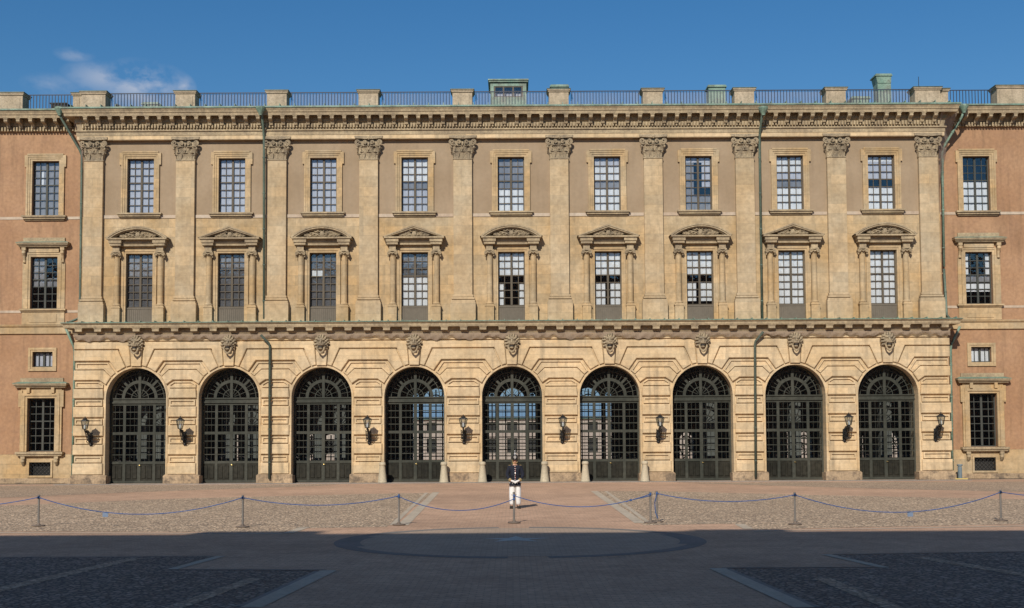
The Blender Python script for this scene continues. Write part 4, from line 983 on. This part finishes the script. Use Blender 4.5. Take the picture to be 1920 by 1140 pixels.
# --- roof furniture
dm = MB(); dz0 = ZR-.3; dzt = PZ(151, YF+1.5); dx0, dx1 = -1.30, 1.02; Yd = YF+1.3
dm.box(dx0, dx0+.22, Yd, Yd+2.4, dz0, dzt-.18); dm.box(dx1-.22, dx1, Yd, Yd+2.4, dz0, dzt-.18); dm.box(dx0+.22, dx1-.22, Yd, Yd+.12, dz0, PZ(182, Yd)); dm.box(dx0+.22, dx1-.22, Yd, Yd+2.4, dzt-.42, dzt-.18)
dm.box(dx0-.1, dx1+.1, Yd-.12, Yd+2.5, dzt-.1795, dzt-.08); dm.box(dx0-.15, dx1+.15, Yd-.18, Yd+2.55, dzt-.0795, dzt)
dmo = P(dm, 'dormer', COPPER, 'green copper dormer with three part window')
f = MB(); zz0, zz1 = PZ(182, Yd), dzt-.42; a, b = dx0+.22, dx1-.22
for k in range(4): xx = a+(b-a)*k/3; f.box(xx-.05+(.05 if k == 0 else 0)-(.05 if k == 3 else 0), xx+.05+(.05 if k == 0 else 0)-(.05 if k == 3 else 0), Yd+.02, Yd+.1, zz0, zz1)
f.box(a, b, Yd+.03, Yd+.09, zz0, zz0+.07); f.box(a, b, Yd+.03, Yd+.09, zz1-.07, zz1); f.box(a, b, Yd+.03, Yd+.09, (zz0+zz1)/2-.03, (zz0+zz1)/2+.03)
o = f.build('window_frame', FRAMEP, dmo)
f = MB(); f.quad((a, Yd+.07, zz0), (b, Yd+.07, zz0), (b, Yd+.07, zz1), (a, Yd+.07, zz1)); f.build('pane', GLASS, dmo)
f = MB(); f.quad((a, Yd+.5, zz0), (b, Yd+.5, zz0), (b, Yd+.5, zz1), (a, Yd+.5, zz1)); f.build('blind', CLOTH_B, dmo)
def vent(xc, wd, ytop, Yv, label, slope=0, m_=COPPER, body=None):
    m = MB(); zt_ = PZ(ytop, Yv); m.box(xc-wd/2, xc+wd/2, Yv, Yv+wd*.9, ZR-.4, zt_-.16)
    m.box(xc-wd/2-.08, xc+wd/2+.08, Yv-.08, Yv+wd*.9+.08, zt_-.1595, zt_-.08); m.box(xc-wd/2-.03, xc+wd/2+.03, Yv-.03, Yv+wd*.9+.03, zt_-.0795, zt_)
    return P(m, 'roof_vent', m_, label)
Yv = YF+2.2; sx_ = lambda x: (x-960)/2200*(Yv+1.0)
vent(sx_(1052), 1.1, 159, Yv, 'green copper vent behind a parapet pedestal'); vent(sx_(1348), 1.1, 161, Yv, 'green copper vent behind the railing')
m = MB(); xc = sx_(1662); zt_ = PZ(142, Yv)
m.box(xc-.42, xc+.46, Yv, Yv+.9, ZR-.4, zt_-.62); m.slab([(xc-.42, zt_-.619), (xc+.46, zt_-.619), (xc+.48, zt_-.16), (xc-.52, zt_-.16)], Yv-.04, Yv+.95); m.box(xc-.60, xc+.54, Yv-.10, Yv+1.0, zt_-.1595, zt_-.08); m.box(xc-.52, xc+.5, Yv-.06, Yv+.96, zt_-.0795, zt_)
P(m, 'chimney', COPPER, 'tall green copper chimney with flared cap')
vent(sx_(283), 1.0, 188, Yv, 'low copper roof hatch'); vent(sx_(1618), 1.1, 184, Yv, 'low copper roof hatch')
m = MB(); xc = sx_(117); m.box(xc-.5, xc+.5, YW+.4, YW+1.2, ZR-.6, PZ(187, YW)); m.box(xc-.55, xc+.55, YW+.35, YW+1.25, PZ(187, YW)+.0005, PZ(186, YW)+.04); P(m, 'roof_vent', GATEP, 'low dark roof vent of the left wing')
m = MB(); a = -25.3; m.v = [(a, YF+.8, ZR-.3), (a+1.9, YF+.8, ZR-.3), (a, YF+.8, PZ(183, YF)), (a, YF+6, ZR-.3), (a+1.9, YF+6, ZR-.3), (a, YF+6, PZ(183, YF))]; m.f = [(0, 1, 2), (3, 5, 4), (1, 4, 5, 2), (0, 2, 5, 3)]; P(m, 'roof_ridge', COPPER, 'sloping copper roof piece behind the left parapet')
m = MB(); m.tube([(sx_(1707), YF+.2, ZR), (sx_(1707), YF+.2, PZ(146, YF))], .02, 5); P(m, 'lightning_rod', IRON)

PIPE_B = surf('brown_green_pipe', (.05, .065, .048), (.085, .105, .078), streak=.4, fine=.2)
# --- downpipes
def pipe(pts, m_, funnel=None, label=None, rad=.078):
    m = MB(); m.tube(pts, rad, 10)
    po = P(m, 'downpipe', m_, label, smooth=True)
    if funnel:
        f = MB(); x, y, z = funnel; f.lathe(x, y, [(.10, z-.45), (.13, z-.36), (.26, z-.12), (.30, z-.02), (.30, z+.08), (.22, z+.08)], 12); fo = f.build('rainwater_head', COPPER, po)
    b = MB()
    for i in range(len(pts)-1):
        a, c = Vector(pts[i]), Vector(pts[i+1]); l = (c-a).length; n = int(l/1.9)
        for k in range(n):
            p = a+(c-a)*((k+.5)/n); d_ = (c-a).normalized()*.035; b.tube([p-d_, p+d_], rad+.022, 8)
    if b.v: b.build('bracket', m_, po)
    return po
def at(x, y, Y): d_ = raydir(x, y); t = Y/d_.y; return (d_.x*t, Y, CAMZ+d_.z*t)
pipe([at(112, 212, YW-1.25), at(115, 222, YW-1.2), at(150, 282, YW-.50), at(153.5, 292, YW-.45), at(150, 590, YW-.45), at(146, 598, YW-.4), at(130, 604, YW-1.1)], COPPER_D, at(112, 204, YW-1.3), 'dark green downpipe in the corner of the left wing')
pipe([at(122, 612, YW-.6), at(138, 650, YW-.25), at(140, 660, YW-.2), at(135.5, 902, YW-.40)], COPPER, None, 'green streaked lower downpipe at the left corner')
pipe([at(489, 207, YF-1.2), at(491, 216, YF-1.15), at(494, 243, YF-.55), at(495, 262, YF-.36), at(495, 598, YF-.36)], COPPER_D, at(489, 203, YF-1.25), 'dark downpipe beside the third pilaster')
pipe([at(489, 628, YA-.6), at(504, 644, YA-.35), at(506, 650, YA-.28), at(505, 898, YA-.36)], PIPE_B, None, 'dark downpipe down the third pier')
pipe([at(1431, 207, YF-1.2), at(1429, 216, YF-1.15), at(1425, 245, YF-.5), at(1424, 262, YF-.24), at(1429, 598, YF-.24)], COPPER_D, at(1431, 203, YF-1.25), 'dark downpipe right of the eighth pilaster')
pipe([at(1431, 622, YA-.6), at(1417, 640, YA-.35), at(1415.5, 646, YA-.28), at(1417, 895, YA-.36)], PIPE_B, None, 'dark downpipe down the eighth pier')
pipe([at(1807, 208, YW-1.25), at(1803, 220, YW-1.2), at(1769, 276, YW-.50), at(1766.5, 288, YW-.45), at(1770, 500, YW-.45)], COPPER, at(1807, 199, YW-1.3), 'pale green downpipe in the corner of the right wing')
pipe([at(1770, 504, YW-.45), at(1775, 590, YW-.45), at(1783, 600, YW-.6)], COPPER_D, None, 'dark lower length of the right corner downpipe')
pipe([at(1800, 612, YW-.6), at(1784, 645, YW-.25), at(1782.5, 655, YW-.2), at(1786, 893, YW-.40)], COPPER, None, 'green streaked lower downpipe at the right corner')

# =================================================================== NETTING
def swag(xs, zf, Yf, name, m_, label):
    b = MB(); rows = 6
    V = [[(x, Yf(x, j/rows), zf(x, j/rows)) for x in xs] for j in range(rows+1)]
    for j in range(rows):
        for i in range(len(xs)-1): b.quad(V[j][i], V[j][i+1], V[j+1][i+1], V[j+1][i])
    o = b.build(name, m_, smooth=True); return tag(o, label, 'netting')
r_ = random.Random(4); knots = [-27.2]
while knots[-1] < 26.4: knots.append(knots[-1]+r_.uniform(1.6, 3.4))
knots.append(27.3); sags = [r_.uniform(.05, .26) for _ in knots]
def sagz(x):
    for i in range(len(knots)-1):
        if knots[i] <= x <= knots[i+1]:
            t = (x-knots[i])/(knots[i+1]-knots[i]); return sags[i]*math.sin(math.pi*t)**.8+.05*math.sin(x*9)
    return 0
xs = [-27.3+54.6*i/420 for i in range(421)]
zn0 = PZ(623, YA-.3); 
swag(xs, lambda x, t: zn0-.08*t-(sagz(x)+.12)*t, lambda x, t: YA-.24-.02*t-.05*math.sin(t*math.pi)+.02*math.sin(x*11+t*5), 'bird_netting', NET_FOLD, 'bunched brown netting drooping in swags under the arcade cornice')
for s in (-1, 1):                            # free hanging edges beside the corner pilasters
    xc = HW; b = MB(); n = 16
    for i in range(n):
        def row(t):
            z = PZ(205, YF)*(1-t)+ZLED*t; wv = (1.30*(1-min(1, t*2.1))**1.3 if s > 0 else .75*(1-min(1, t*2.6))**1.3)+.18+(.35*(max(0, t-.85)/.15)**2)
            return (s*(xc+.0), YF-.10-.8*(1-min(1, t*8)), z), (s*(xc+wv), YW-.32-.7*(1-min(1, t*8)), z)
        A, B = row(i/n); C, D = row((i+1)/n); b.quad(A, B, D, C)
    tag(b.build('bird_netting', NET_MID), 'brown netting hanging free down the %s corner of the centre block' % ('right' if s > 0 else 'left'), 'netting')
ORD = ['first', 'second', 'third', 'fourth', 'fifth', 'sixth', 'seventh', 'eighth', 'ninth', 'tenth']
for i in range(9):                           # thin nets stretched behind the roof railing
    b = MB(); xa = ped[i][1]+.14; xb = ped[i+1][0]-.14; n = 10
    for j in range(n):
        p, q = xa+(xb-xa)*j/n, xa+(xb-xa)*(j+1)/n
        zt2 = lambda x: PZ(170, YF)-.10*math.sin(math.pi*(x-xa)/(xb-xa))
        b.quad((p, YF+.12, ZR-.2), (q, YF+.12, ZR-.2), (q, YF+.12, zt2(q)), (p, YF+.12, zt2(p)))
    tag(b.build('bird_netting', NET_THIN), 'thin grey netting behind the railing between the %s and %s parapet pedestals' % (ORD[i], ORD[i+1]), 'netting', 'nets behind the roof railing')

# =================================================================== LANTERNS
lan = {}
def lantern_meshes():
    b = MB()                                 # bracket: wall plate, arm and scrolls
    b.box(-.09, .09, -.06, 0, -.95, -.05); b.ball((0, -.05, -1.02), (.07, .06, .12), 6, 5)
    b.tube([(0, -.05, -.85), (0, -.25, -.70), (0, -.42, -.45), (0, -.50, -.20), (0, -.75, -.02), (0, -1.0, .02), (0, -1.08, .1)], [.05, .06, .06, .055, .045, .04, .05], 7)
    for (cy, cz, r0, sg) in ((-.22, -.42, .20, 1), (-.50, -.02, .16, -1), (-.35, -.75, .12, 1), (-.75, .08, .10, 1)):
        b.tube([(0, cy+sg*(r0*(1-.75*t))*math.cos(t*9), cz+(r0*(1-.75*t))*math.sin(t*9)) for t in [i/16 for i in range(17)]], .028, 5)
    for s in (-1, 1):
        for k in range(6):
            a = k*.9; b.tube([(0, -.15-.1*k*.8, -.7+.12*k), (s*.12, -.2-.1*k*.8, -.66+.12*k), (s*.17, -.26-.1*k*.8, -.56+.12*k)], [.04, .04, .01], 5)
        b.tube([(s*(.03+.16*math.sin(t*5)*(1-t*.5)), -.3, -.9+.55*t) for t in [i/10 for i in range(11)]], .022, 4)
    f = MB(); hx = 6; z0, z1 = .24, .86; r0, r1 = .13, .235; c = -1.08
    f.lathe(0, c, [(.03, .08), (.06, .12), (.04, .18), (.14, .22), (.15, .25), (.10, .25)], 8)
    for k in range(hx):
        a = 2*math.pi*k/hx; f.tube([(r0*math.cos(a), c+r0*math.sin(a), z0), (r1*math.cos(a), c+r1*math.sin(a), z1)], .016, 4)
    cap = MB(); cap.lathe(0, c, [(r1-.02, z1-.01), (r1+.03, z1), (r1+.02, z1+.05), (.16, z1+.13), (.11, z1+.16), (.13, z1+.20), (.05, z1+.24), (.02, z1+.30), (.035, z1+.33), (.0, z1+.38)], 6)
    g = MB()
    for k in range(hx):
        a, a2 = 2*math.pi*k/hx, 2*math.pi*(k+1)/hx
        g.quad((r0*math.cos(a), c+r0*math.sin(a), z0), (r0*math.cos(a2), c+r0*math.sin(a2), z0), (r1*math.cos(a2), c+r1*math.sin(a2), z1), (r1*math.cos(a), c+r1*math.sin(a), z1))
    bl = MB(); bl.lathe(0, c, [(.0, .25), (.05, .26), (.06, .34), (.05, .5), (.0, .56)], 8)
    return [('bracket', b.mesh('bracket', IRON)), ('lantern_frame', f.mesh('lantern_frame', IRON)), ('cap', cap.mesh('cap', IRON)), ('pane', g.mesh('pane', GLASS_L)), ('lamp_mantle', bl.mesh('lamp_mantle', CLOTH))]
lms = lantern_meshes(); zl = PZ(776.5, YA-.9)-1.24*.78
for _, me in lms:
    for v in me.vertices: v.co.x *= 1.08; v.co.z *= .78
LP = [(-26.15, 'on the leftmost pier beside the corner downpipe'), (-20.32, 'on the pier between the first and second gates from the left'), (-8.87, 'on the pier between the third and fourth gates from the left'),
      (-3.0, 'on the pier just left of the middle gate'), (3.1, 'on the pier just right of the middle gate'), (9.05, 'on the pier between the third and fourth gates from the right'), (20.6, 'on the pier between the first and second gates from the right'), (26.25, 'on the rightmost pier by the right wing')]
for x, w_ in LP:
    t = thing('wall_lantern', 'black wrought iron lantern '+w_, 'lantern', (x, YA-.13, zl), 'iron lanterns on the arcade piers')
    for nme, me in lms: link(nme, me, t)

# =================================================================== STONE BOLLARDS
m = MB(); m.lathe(0, 0, [(0, 0), (.30, 0), (.30, .04), (.27, .08), (.17, 1.02), (.175, 1.04), (.20, 1.06), (.21, 1.12), (.20, 1.20), (.16, 1.25), (0, 1.27)], 20); bmesh_ = m.mesh('stone_bollard', BOLL, True)
for x, lab in ((717, 'at the left side of the gate two left of the guard'[:0]+'at the left jamb of the fourth gate'), (832, 'at the right jamb of the fourth gate'), (904, 'at the left jamb of the middle gate'), (1020, 'at the right jamb of the middle gate'), (1096, 'at the left jamb of the gate right of the middle one'), (1207, 'at the right jamb of the gate right of the middle one')):
    o = link('stone_bollard', bmesh_, None, ((x-960)/2200*(YA-.6), YA-.70, .035)); tag(o, 'tapered pale stone bollard '+lab, 'bollard', 'stone bollards by the gates')

# ash post by the right corner
t = thing('ash_post', 'slim grey ashtray post on a yellow foot at the right corner', 'ashtray', (at(1799, 898, YW-.9)[0], YW-1.0, .03))
m = MB(); m.box(-.42, .42, -.2, .2, 0, .05); m.build('foot', flat('yellow_paint', (.55, .42, .12)), t)
m = MB(); m.lathe(0, 0, [(.13, .05), (.13, .75), (.10, .78), (.17, .84), (.17, .93), (.12, .93), (0, .9)], 14); m.build('post', surf('blue_grey_paint', (.13, .17, .19), (.2, .23, .24), streak=.2), t, smooth=True)

# =================================================================== ROPE BARRIER
PB = [(72, 987, 925), (455, 989, 928), (748, 985, 926), (964, 981, 923), (1220, 981, 921), (1232, 979, 922), (1491, 984, 924), (1877, 977, 916)]
sh_ = MB(); sh_.lathe(0, 0, [(0, .03), (.032, .03), (.032, .90), (.038, .90), (.038, .935), (.0, .95)], 10); pm = sh_.mesh('pole', STEEL)
bs = MB(); bs.lathe(0, 0, [(0, 0), (.19, 0), (.20, .015), (.19, .03), (.06, .045), (.05, .07), (.035, .09), (0, .09)], 20); bsm = bs.mesh('foot_plate', CASTI)
hk = MB(); hk.tube([(.04, 0, .88), (.065, 0, .87), (.065, 0, .84), (.04, 0, .83)], .008, 4); hk.tube([(-.04, 0, .88), (-.065, 0, .87), (-.065, 0, .84), (-.04, 0, .83)], .008, 4); hkm = hk.mesh('hook', STEEL)
PL = ['leftmost of the barrier posts', 'second barrier post from the left', 'barrier post with a blue knot left of the guard', 'barrier post standing right in front of the guard', 'left one of the two posts standing close together', 'right one of the two close together, rope hanging down it', 'second barrier post from the right', 'rightmost of the barrier posts']
pos = []
for (x, yb, yt), lb in zip(PB, PL):
    g = G(x, yb); pos.append(Vector((g[0], g[1], 0)))
    t = thing('barrier_post', 'grey steel pole, '+lb, 'barrier post', (g[0], g[1], .01), 'steel posts of the rope barrier')
    link('foot_plate', bsm, t); link('pole', pm, t); link('hook', hkm, t)
def rope(a, b, sag, label, za=.88, zb_=.88, extra=None):
    n = 28; p = []
    for i in range(n+1):
        t = i/n; q = a.lerp(b, t); z = za*(1-t)+zb_*t-4*sag*t*(1-t); p.append((q.x+(.0), q.y-.04, z))
    m = MB(); m.tube(p, .014, 6); 
    for q in (p[0], p[-1]): m.ball(q, (.035, .035, .045), 6, 5)
    if extra: extra(m, p)
    return tag(m.build('barrier_rope', BLUE), label, 'rope', 'blue ropes between the barrier posts')
L0 = pos[0]+Vector((-5.6, .1, 0)); R0 = pos[7]+Vector((5.0, .2, 0))
rope(L0, pos[0], .30, 'blue rope leaving the picture left of the leftmost post')
rope(pos[0], pos[1], .50, 'blue rope sagging between the two leftmost posts, a tag hanging on it')
rope(pos[1], pos[2], .25, 'blue rope between the second post and the one with the blue knot')
rope(pos[2], pos[3], .38, 'blue rope from the blue knot to the post in front of the guard', .86, .74)
def knot(m, p):
    q = Vector(p[24]); m.ball(q, (.05, .05, .035), 6, 5); m.tube([q, q+Vector((-.1, -.02, -.03)), q+Vector((-.14, -.02, -.06))], .012, 5); m.tube([q+Vector((0, 0, .0)), Vector(p[28])+Vector((0, 0, -.05))], .013, 5)
rope(pos[3], pos[4], .36, 'blue rope with a knot between the guard and the paired posts', .84, .88, knot)
def tail(m, p): m.tube([p[0], (p[0][0]-.07, p[0][1], .6), (p[0][0]-.05, p[0][1], .3), (p[0][0]+.02, p[0][1], .12)], .014, 5)
rope(pos[5], pos[6], .22, 'blue rope from the paired posts to the next post on the right', .88, .88, tail)
rope(pos[6], pos[7], .56, 'blue rope sagging between the two rightmost posts, a tag hanging on it')
rope(pos[7], R0, .20, 'blue rope leaving the picture right of the rightmost post')
TAGM = flat('pale_blue_plastic', (.13, .18, .27))
for a, b, t_, sg, lb in ((pos[0], pos[1], .335, .50, 'left'), (pos[6], pos[7], .55, .56, 'right')):
    q = a.lerp(b, t_); z = .88-4*sg*t_*(1-t_); m = MB(); m.slab([(-.085, -.14), (.085, -.14), (.085, -.015), (-.085, -.015)], -.004, .004, .002)
    m.tube([(-.05, 0, -.015), (-.05, -.01, .02), (-.03, 0, .0)], .006, 4); m.tube([(.05, 0, -.015), (.05, -.01, .02), (.03, 0, .0)], .006, 4)
    o = m.build('rope_tag', TAGM, None, (q.x, q.y-.04, z)); tag(o, 'small pale blue tag hanging from the sagging rope on the far %s' % lb, 'tag')

# =================================================================== GUARD
def skinned(name, verts, edges_, radii, m, parent, sub=2, root=0, smooth=True):
    me = bpy.data.meshes.new(name); me.from_pydata(verts, edges_, []); o = bpy.data.objects.new(name, me); COL.objects.link(o)
    sk = o.modifiers.new('skin', 'SKIN'); sk.use_smooth_shade = True
    for i, r in enumerate(radii): me.skin_vertices[0].data[i].radius = r if isinstance(r, tuple) else (r, r)
    me.skin_vertices[0].data[root].use_root = True
    sb = o.modifiers.new('sub', 'SUBSURF'); sb.levels = sub; sb.render_levels = sub
    dg = bpy.context.evaluated_depsgraph_get(); dg.update()
    nm = bpy.data.meshes.new_from_object(o.evaluated_get(dg)); nm.materials.clear(); nm.materials.append(m)
    for p in nm.polygons: p.use_smooth = smooth
    o.modifiers.clear(); o.data = nm; bpy.data.meshes.remove(me)
    o.parent = parent; return o
gp = G(966, 953.5)
SKIN = flat('skin', (.50, .29, .20)); NAVY = flat('navy_wool', (.006, .008, .018), .9); WHITE = surf('white_cotton', (.66, .65, .64), (.76, .75, .73), streak=.25, fine=.12, scale=7, rough=.9, bump=.8, bumpscale=9); BLACKL = flat('black_leather', (.02, .018, .016), .4)
SILVER = flat('silver_metal', (.75, .72, .68), .3, .8); RED = flat('dark_red_piping', (.35, .05, .03)); GOLD = flat('gold_metal', (.7, .5, .2), .35, .7)
# armature points: x right of picture, y away from camera
V = {}
JO = [('pelvis', (0, 0, .98), (.155, .11)), ('waist', (0, 0, 1.12), (.145, .105)), ('chest', (0, .01, 1.32), (.175, .12)), ('upper', (0, .01, 1.44), (.13, .09)), ('neck', (0, .01, 1.53), .058), ('head0', (0, -.005, 1.62), (.072, .085)), ('head1', (0, .0, 1.70), (.078, .095)), ('head2', (0, .0, 1.77), (.06, .07)),
      ('shL', (-.19, .01, 1.455), .068), ('elL', (-.285, .0, 1.17), .050), ('wrL', (-.155, -.17, .985), .033), ('haL', (-.075, -.21, .955), .034),
      ('shR', (.19, .01, 1.455), .068), ('elR', (.285, .0, 1.17), .050), ('wrR', (.155, -.17, .985), .033), ('haR', (.075, -.21, .955), .034),
      ('hipL', (-.10, 0, .93), .10), ('knL', (-.112, -.02, .51), .072), ('anL', (-.115, .02, .10), .045), ('toL', (-.15, -.14, .045), .04),
      ('hipR', (.10, 0, .93), .10), ('knR', (.112, -.02, .51), .072), ('anR', (.115, .02, .10), .045), ('toR', (.15, -.14, .045), .04)]
idx = {n: i for i, (n, _, _) in enumerate(JO)}
ED = [('pelvis', 'waist'), ('waist', 'chest'), ('chest', 'upper'), ('upper', 'neck'), ('neck', 'head0'), ('head0', 'head1'), ('head1', 'head2'), ('upper', 'shL'), ('shL', 'elL'), ('elL', 'wrL'), ('wrL', 'haL'), ('upper', 'shR'), ('shR', 'elR'), ('elR', 'wrR'), ('wrR', 'haR'),
      ('pelvis', 'hipL'), ('hipL', 'knL'), ('knL', 'anL'), ('anL', 'toL'), ('pelvis', 'hipR'), ('hipR', 'knR'), ('knR', 'anR'), ('anR', 'toR')]
guard = skinned('person', [p for _, p, _ in JO], [(idx[a], idx[b]) for a, b in ED], [r for *_, r in JO], SKIN, None)
guard.location = (gp[0], gp[1], .01); guard.scale = (1.055,)*3
tag(guard, 'guard in dark tunic, white trousers and spiked silver helmet standing before the middle gate', 'person')
def sub(names, grow, name, m, extra=None, parent=guard, root=0):
    ii = {n: k for k, n in enumerate(names)}; vs = [JO[idx[n]][1] for n in names]; rs = []
    for n in names:
        r = JO[idx[n]][2]; g_ = grow.get(n, grow.get('*', .02)); rs.append((r[0]+g_, r[1]+g_) if isinstance(r, tuple) else r+g_)
    ee = [(ii[a], ii[b]) for a, b in ED if a in ii and b in ii]
    if extra:
        for (p, link_, r) in extra: vs.append(p); rs.append(r); ee.append((ii[link_] if isinstance(link_, str) else link_, len(vs)-1))
    return skinned(name, vs, ee, rs, m, parent, root=root)
jk = sub(['pelvis', 'waist', 'chest', 'upper', 'shL', 'elL', 'wrL', 'shR', 'elR', 'wrR'], {'*': .022, 'wrL': .02, 'wrR': .02, 'pelvis': .05, 'upper': .03}, 'tunic', NAVY, [((0, 0, .87), 'pelvis', (.225, .165)), ((0, .01, 1.52), 'upper', (.072, .072))])
tr = sub(['pelvis', 'hipL', 'knL', 'anL', 'hipR', 'knR', 'anR'], {'*': .028, 'anL': .045, 'anR': .045, 'pelvis': .0, 'hipL': .02, 'hipR': .02, 'knL': .036, 'knR': .036}, 'trousers', WHITE)
bt = MB()
for s in (-1, 1):
    bt.ball((s*.14, -.08, .05), (.055, .15, .055), 10, 6); bt.tube([(s*.115, .02, .12), (s*.115, .02, .03)], .055, 8); bt.box(s*.135-.055, s*.135+.055, -.2, .06, -.008, .018)
bt.build('boots', BLACKL, guard, smooth=True)
gl_ = [(s, ) for s in (-1, 1)]
for s in (-1, 1):                            # gloved hands, one over the other: palm, four fingers, thumb
    vs, ee, rs = [], [], []
    def add(p, r, l=None):
        vs.append(p); rs.append(r)
        if l is not None: ee.append((l, len(vs)-1))
        return len(vs)-1
    dy = -.02 if s > 0 else -.0
    w_ = add((s*.155, -.17, .99), .034); p0 = add((s*.11, -.20+dy, .965), (.042, .03), w_); p1 = add((s*.06, -.225+dy, .945), (.045, .026), p0)
    for k in range(4):
        zo = .03-.022*k; ln = (.9, 1.0, .95, .75)[k]
        a = add((s*.03, -.235+dy-.01, .945+zo), .0125, p1); b_ = add((s*(.03-.035*ln), -.242+dy-.012, .93+zo), .0115, a); add((s*(.03-.06*ln), -.225+dy-.005, .918+zo), .0095, b_)
    th = add((s*.085, -.235+dy, .985), .015, p0); t2 = add((s*.055, -.255+dy, .985), .012, th); add((s*.03, -.26+dy, .975), .0105, t2)
    skinned('glove', vs, ee, rs, WHITE, guard, sub=1)
fm = MB(); hz = 1.67                         # face
fm.tube([(0, -.085, hz+.02), (0, -.108, hz-.01), (0, -.114, hz-.022)], [.010, .014, .017], 6)
for s in (-1, 1): fm.ball((s*.082, .0, hz), (.015, .022, .034), 6, 5)
fm.build('nose_and_ears', SKIN, guard, smooth=True)
fm = MB()
for s in (-1, 1): fm.ball((s*.031, -.083, hz+.025), (.013, .008, .008), 6, 4)
fm.tube([(-.05, -.09, hz+.045), (-.02, -.097, hz+.05)], .006, 4); fm.tube([(.02, -.097, hz+.05), (.05, -.09, hz+.045)], .006, 4)
fm.build('eyes', BLACKL, guard); fm = MB(); fm.tube([(-.026, -.087, hz-.055), (0, -.094, hz-.057), (.026, -.087, hz-.055)], .006, 5); fm.build('mouth', flat('lip', (.35, .13, .10)), guard)
hm = MB(); hm.lathe(0, .0, [(.105, 1.73), (.112, 1.75), (.112, 1.80), (.10, 1.85), (.07, 1.89), (.03, 1.91), (0, 1.912)], 18)
hm.slab([(-.1, 1.715), (.1, 1.715), (.1, 1.735), (-.1, 1.735)], -.17, -.06)
hm.lathe(0, .02, [(.115, 1.70), (.12, 1.735)], 14, 0, math.pi)
helm = hm.build('helmet', BLACKL, guard, smooth=True)
hm = MB(); hm.lathe(0, 0, [(.035, 1.905), (.03, 1.93), (.018, 1.94), (.026, 1.955), (.012, 1.97), (.008, 2.03), (0, 2.06)], 10); hm.build('spike', SILVER, helm)
hm = MB(); hm.slab([(0, 1.745), (.035, 1.77), (.05, 1.82), (.02, 1.85), (0, 1.87), (-.02, 1.85), (-.05, 1.82), (-.035, 1.77)], -.128, -.10); hm.build('helmet_plate', SILVER, helm)
hm = MB(); hm.tube([(-.1, -.03, 1.73), (-.088, -.075, 1.63), (0, -.098, 1.578), (.088, -.075, 1.63), (.1, -.03, 1.73)], .011, 6); hm.build('chin_chain', GOLD, helm)
bt = MB()
for k in range(8):
    z = 1.47-.065*k; yy = -.155 if k < 4 else -.165+.006*(k-4)
    bt.ball((0, yy-.0, z), (.012, .012, .012), 6, 4)
bt.build('buttons', SILVER, jk); bt = MB()
bt.tube([(0, -.140, 1.49), (.012, -.165, 1.3), (.012, -.155, 1.15), (.012, -.17, 1.02)], .005, 4); bt.build('piping', RED, jk)
bt = MB()
for s in (-1, 1): bt.box(min(s*.15, s*.225), max(s*.15, s*.225), -.03, .04, 1.515, 1.527)
bt.build('epaulettes', GOLD, jk); bt = MB(); bt.ball((.01, -.175, 1.235), (.022, .012, .03), 8, 5); bt.build('medal', SILVER, jk)
bt = MB(); bt.lathe(0, .01, [(.066, 1.50), (.07, 1.555), (.062, 1.56)], 14); bt.build('collar', GOLD, jk)
bt = MB(); bt.tube([(.01, -.24, .87), (.012, -.25, .60), (.012, -.24, .58)], .006, 5); bt.build('hanging_strap', BLACKL, jk)
for s in (-1, 1):
    c = MB(); a = Vector((s*.155, -.17, .985)); b = Vector((s*.19, -.13, 1.03)); c.tube([a, b], .058, 10); c.build('cuff', GOLD, jk)

# =================================================================== FAR SIDE OF THE INNER COURT and the range behind the camera
far = thing('far_range', 'low pale building seen far off through the middle gates', 'building', (0, 175, 0))
def rng(parent, x0, x1, z1, Y, m_, holes, dy=.4):
    m = MB(); wall(m, x0, x1, 0, z1, holes, 0, dy); o = m.build('wall', m_, parent); return o
FARM = surf('pale_stucco', (.50, .38, .31), (.58, .46, .38), streak=.2, fine=.1)
hz_ = PZ(786, 175)
hl = [(x-.75, x+.75, 1.0, 3.1) for x in range(-51, 52, 3)]+[(x-.75, x+.75, 3.9, 5.5) for x in range(-51, 52, 3)]
rng(far, -60, 60, hz_, 0, FARM, hl)
m = MB(); m.box(-60, 60, .5, 8, 0, hz_-.1); m.build('body', DARKR, far)
m = MB(); m.slab([(-60.5, hz_), (60.5, hz_), (60.5, hz_+.25), (-60.5, hz_+.25)], -.4, 8.2); m.build('roof', COPPER, far)
back = thing('courtyard_range', 'tall range behind the camera that shades the foreground', 'building', (0, -6, 0))
BKM = surf('shaded_salmon_plaster', (.30, .17, .11), (.34, .20, .13), streak=.2, fine=.1)
HBK = 25.7
hl = [(x-.8, x+.8, z, z+3) for x in range(-88, 89, 5) for z in (2, 8, 15)]
m = MB()
# wall faces the square (towards +y)
xs_ = sorted({-90, 90, *[h[0] for h in hl], *[h[1] for h in hl]}); zs_ = sorted({0, HBK, *[h[2] for h in hl], *[h[3] for h in hl]})
for i in range(len(xs_)-1):
    for j in range(len(zs_)-1):
        cx_, cz_ = (xs_[i]+xs_[i+1])/2, (zs_[j]+zs_[j+1])/2
        deep = any(h[0] < cx_ < h[1] and h[2] < cz_ < h[3] for h in hl)
        m.box(xs_[i], xs_[i+1], -1, -.3 if deep else 0, zs_[j], zs_[j+1])
m.build('wall', BKM, back)
m = MB(); m.box(-90, 90, -14, -1.01, 0, HBK-.01); m.build('body', BKM, back)
m = MB()
for (x, w_, h_) in ((-17.5, 3.4, .75), (-6, 1.2, .3), (-4.2, 2.6, .65), (9, 2.2, .2), (22, 3, .5), (34, 3, .7), (-36, 3, .5)): m.box(x-w_/2, x+w_/2, -1.2, -.1, HBK+.001, HBK+h_)
m.build('chimneys', BKM, back)
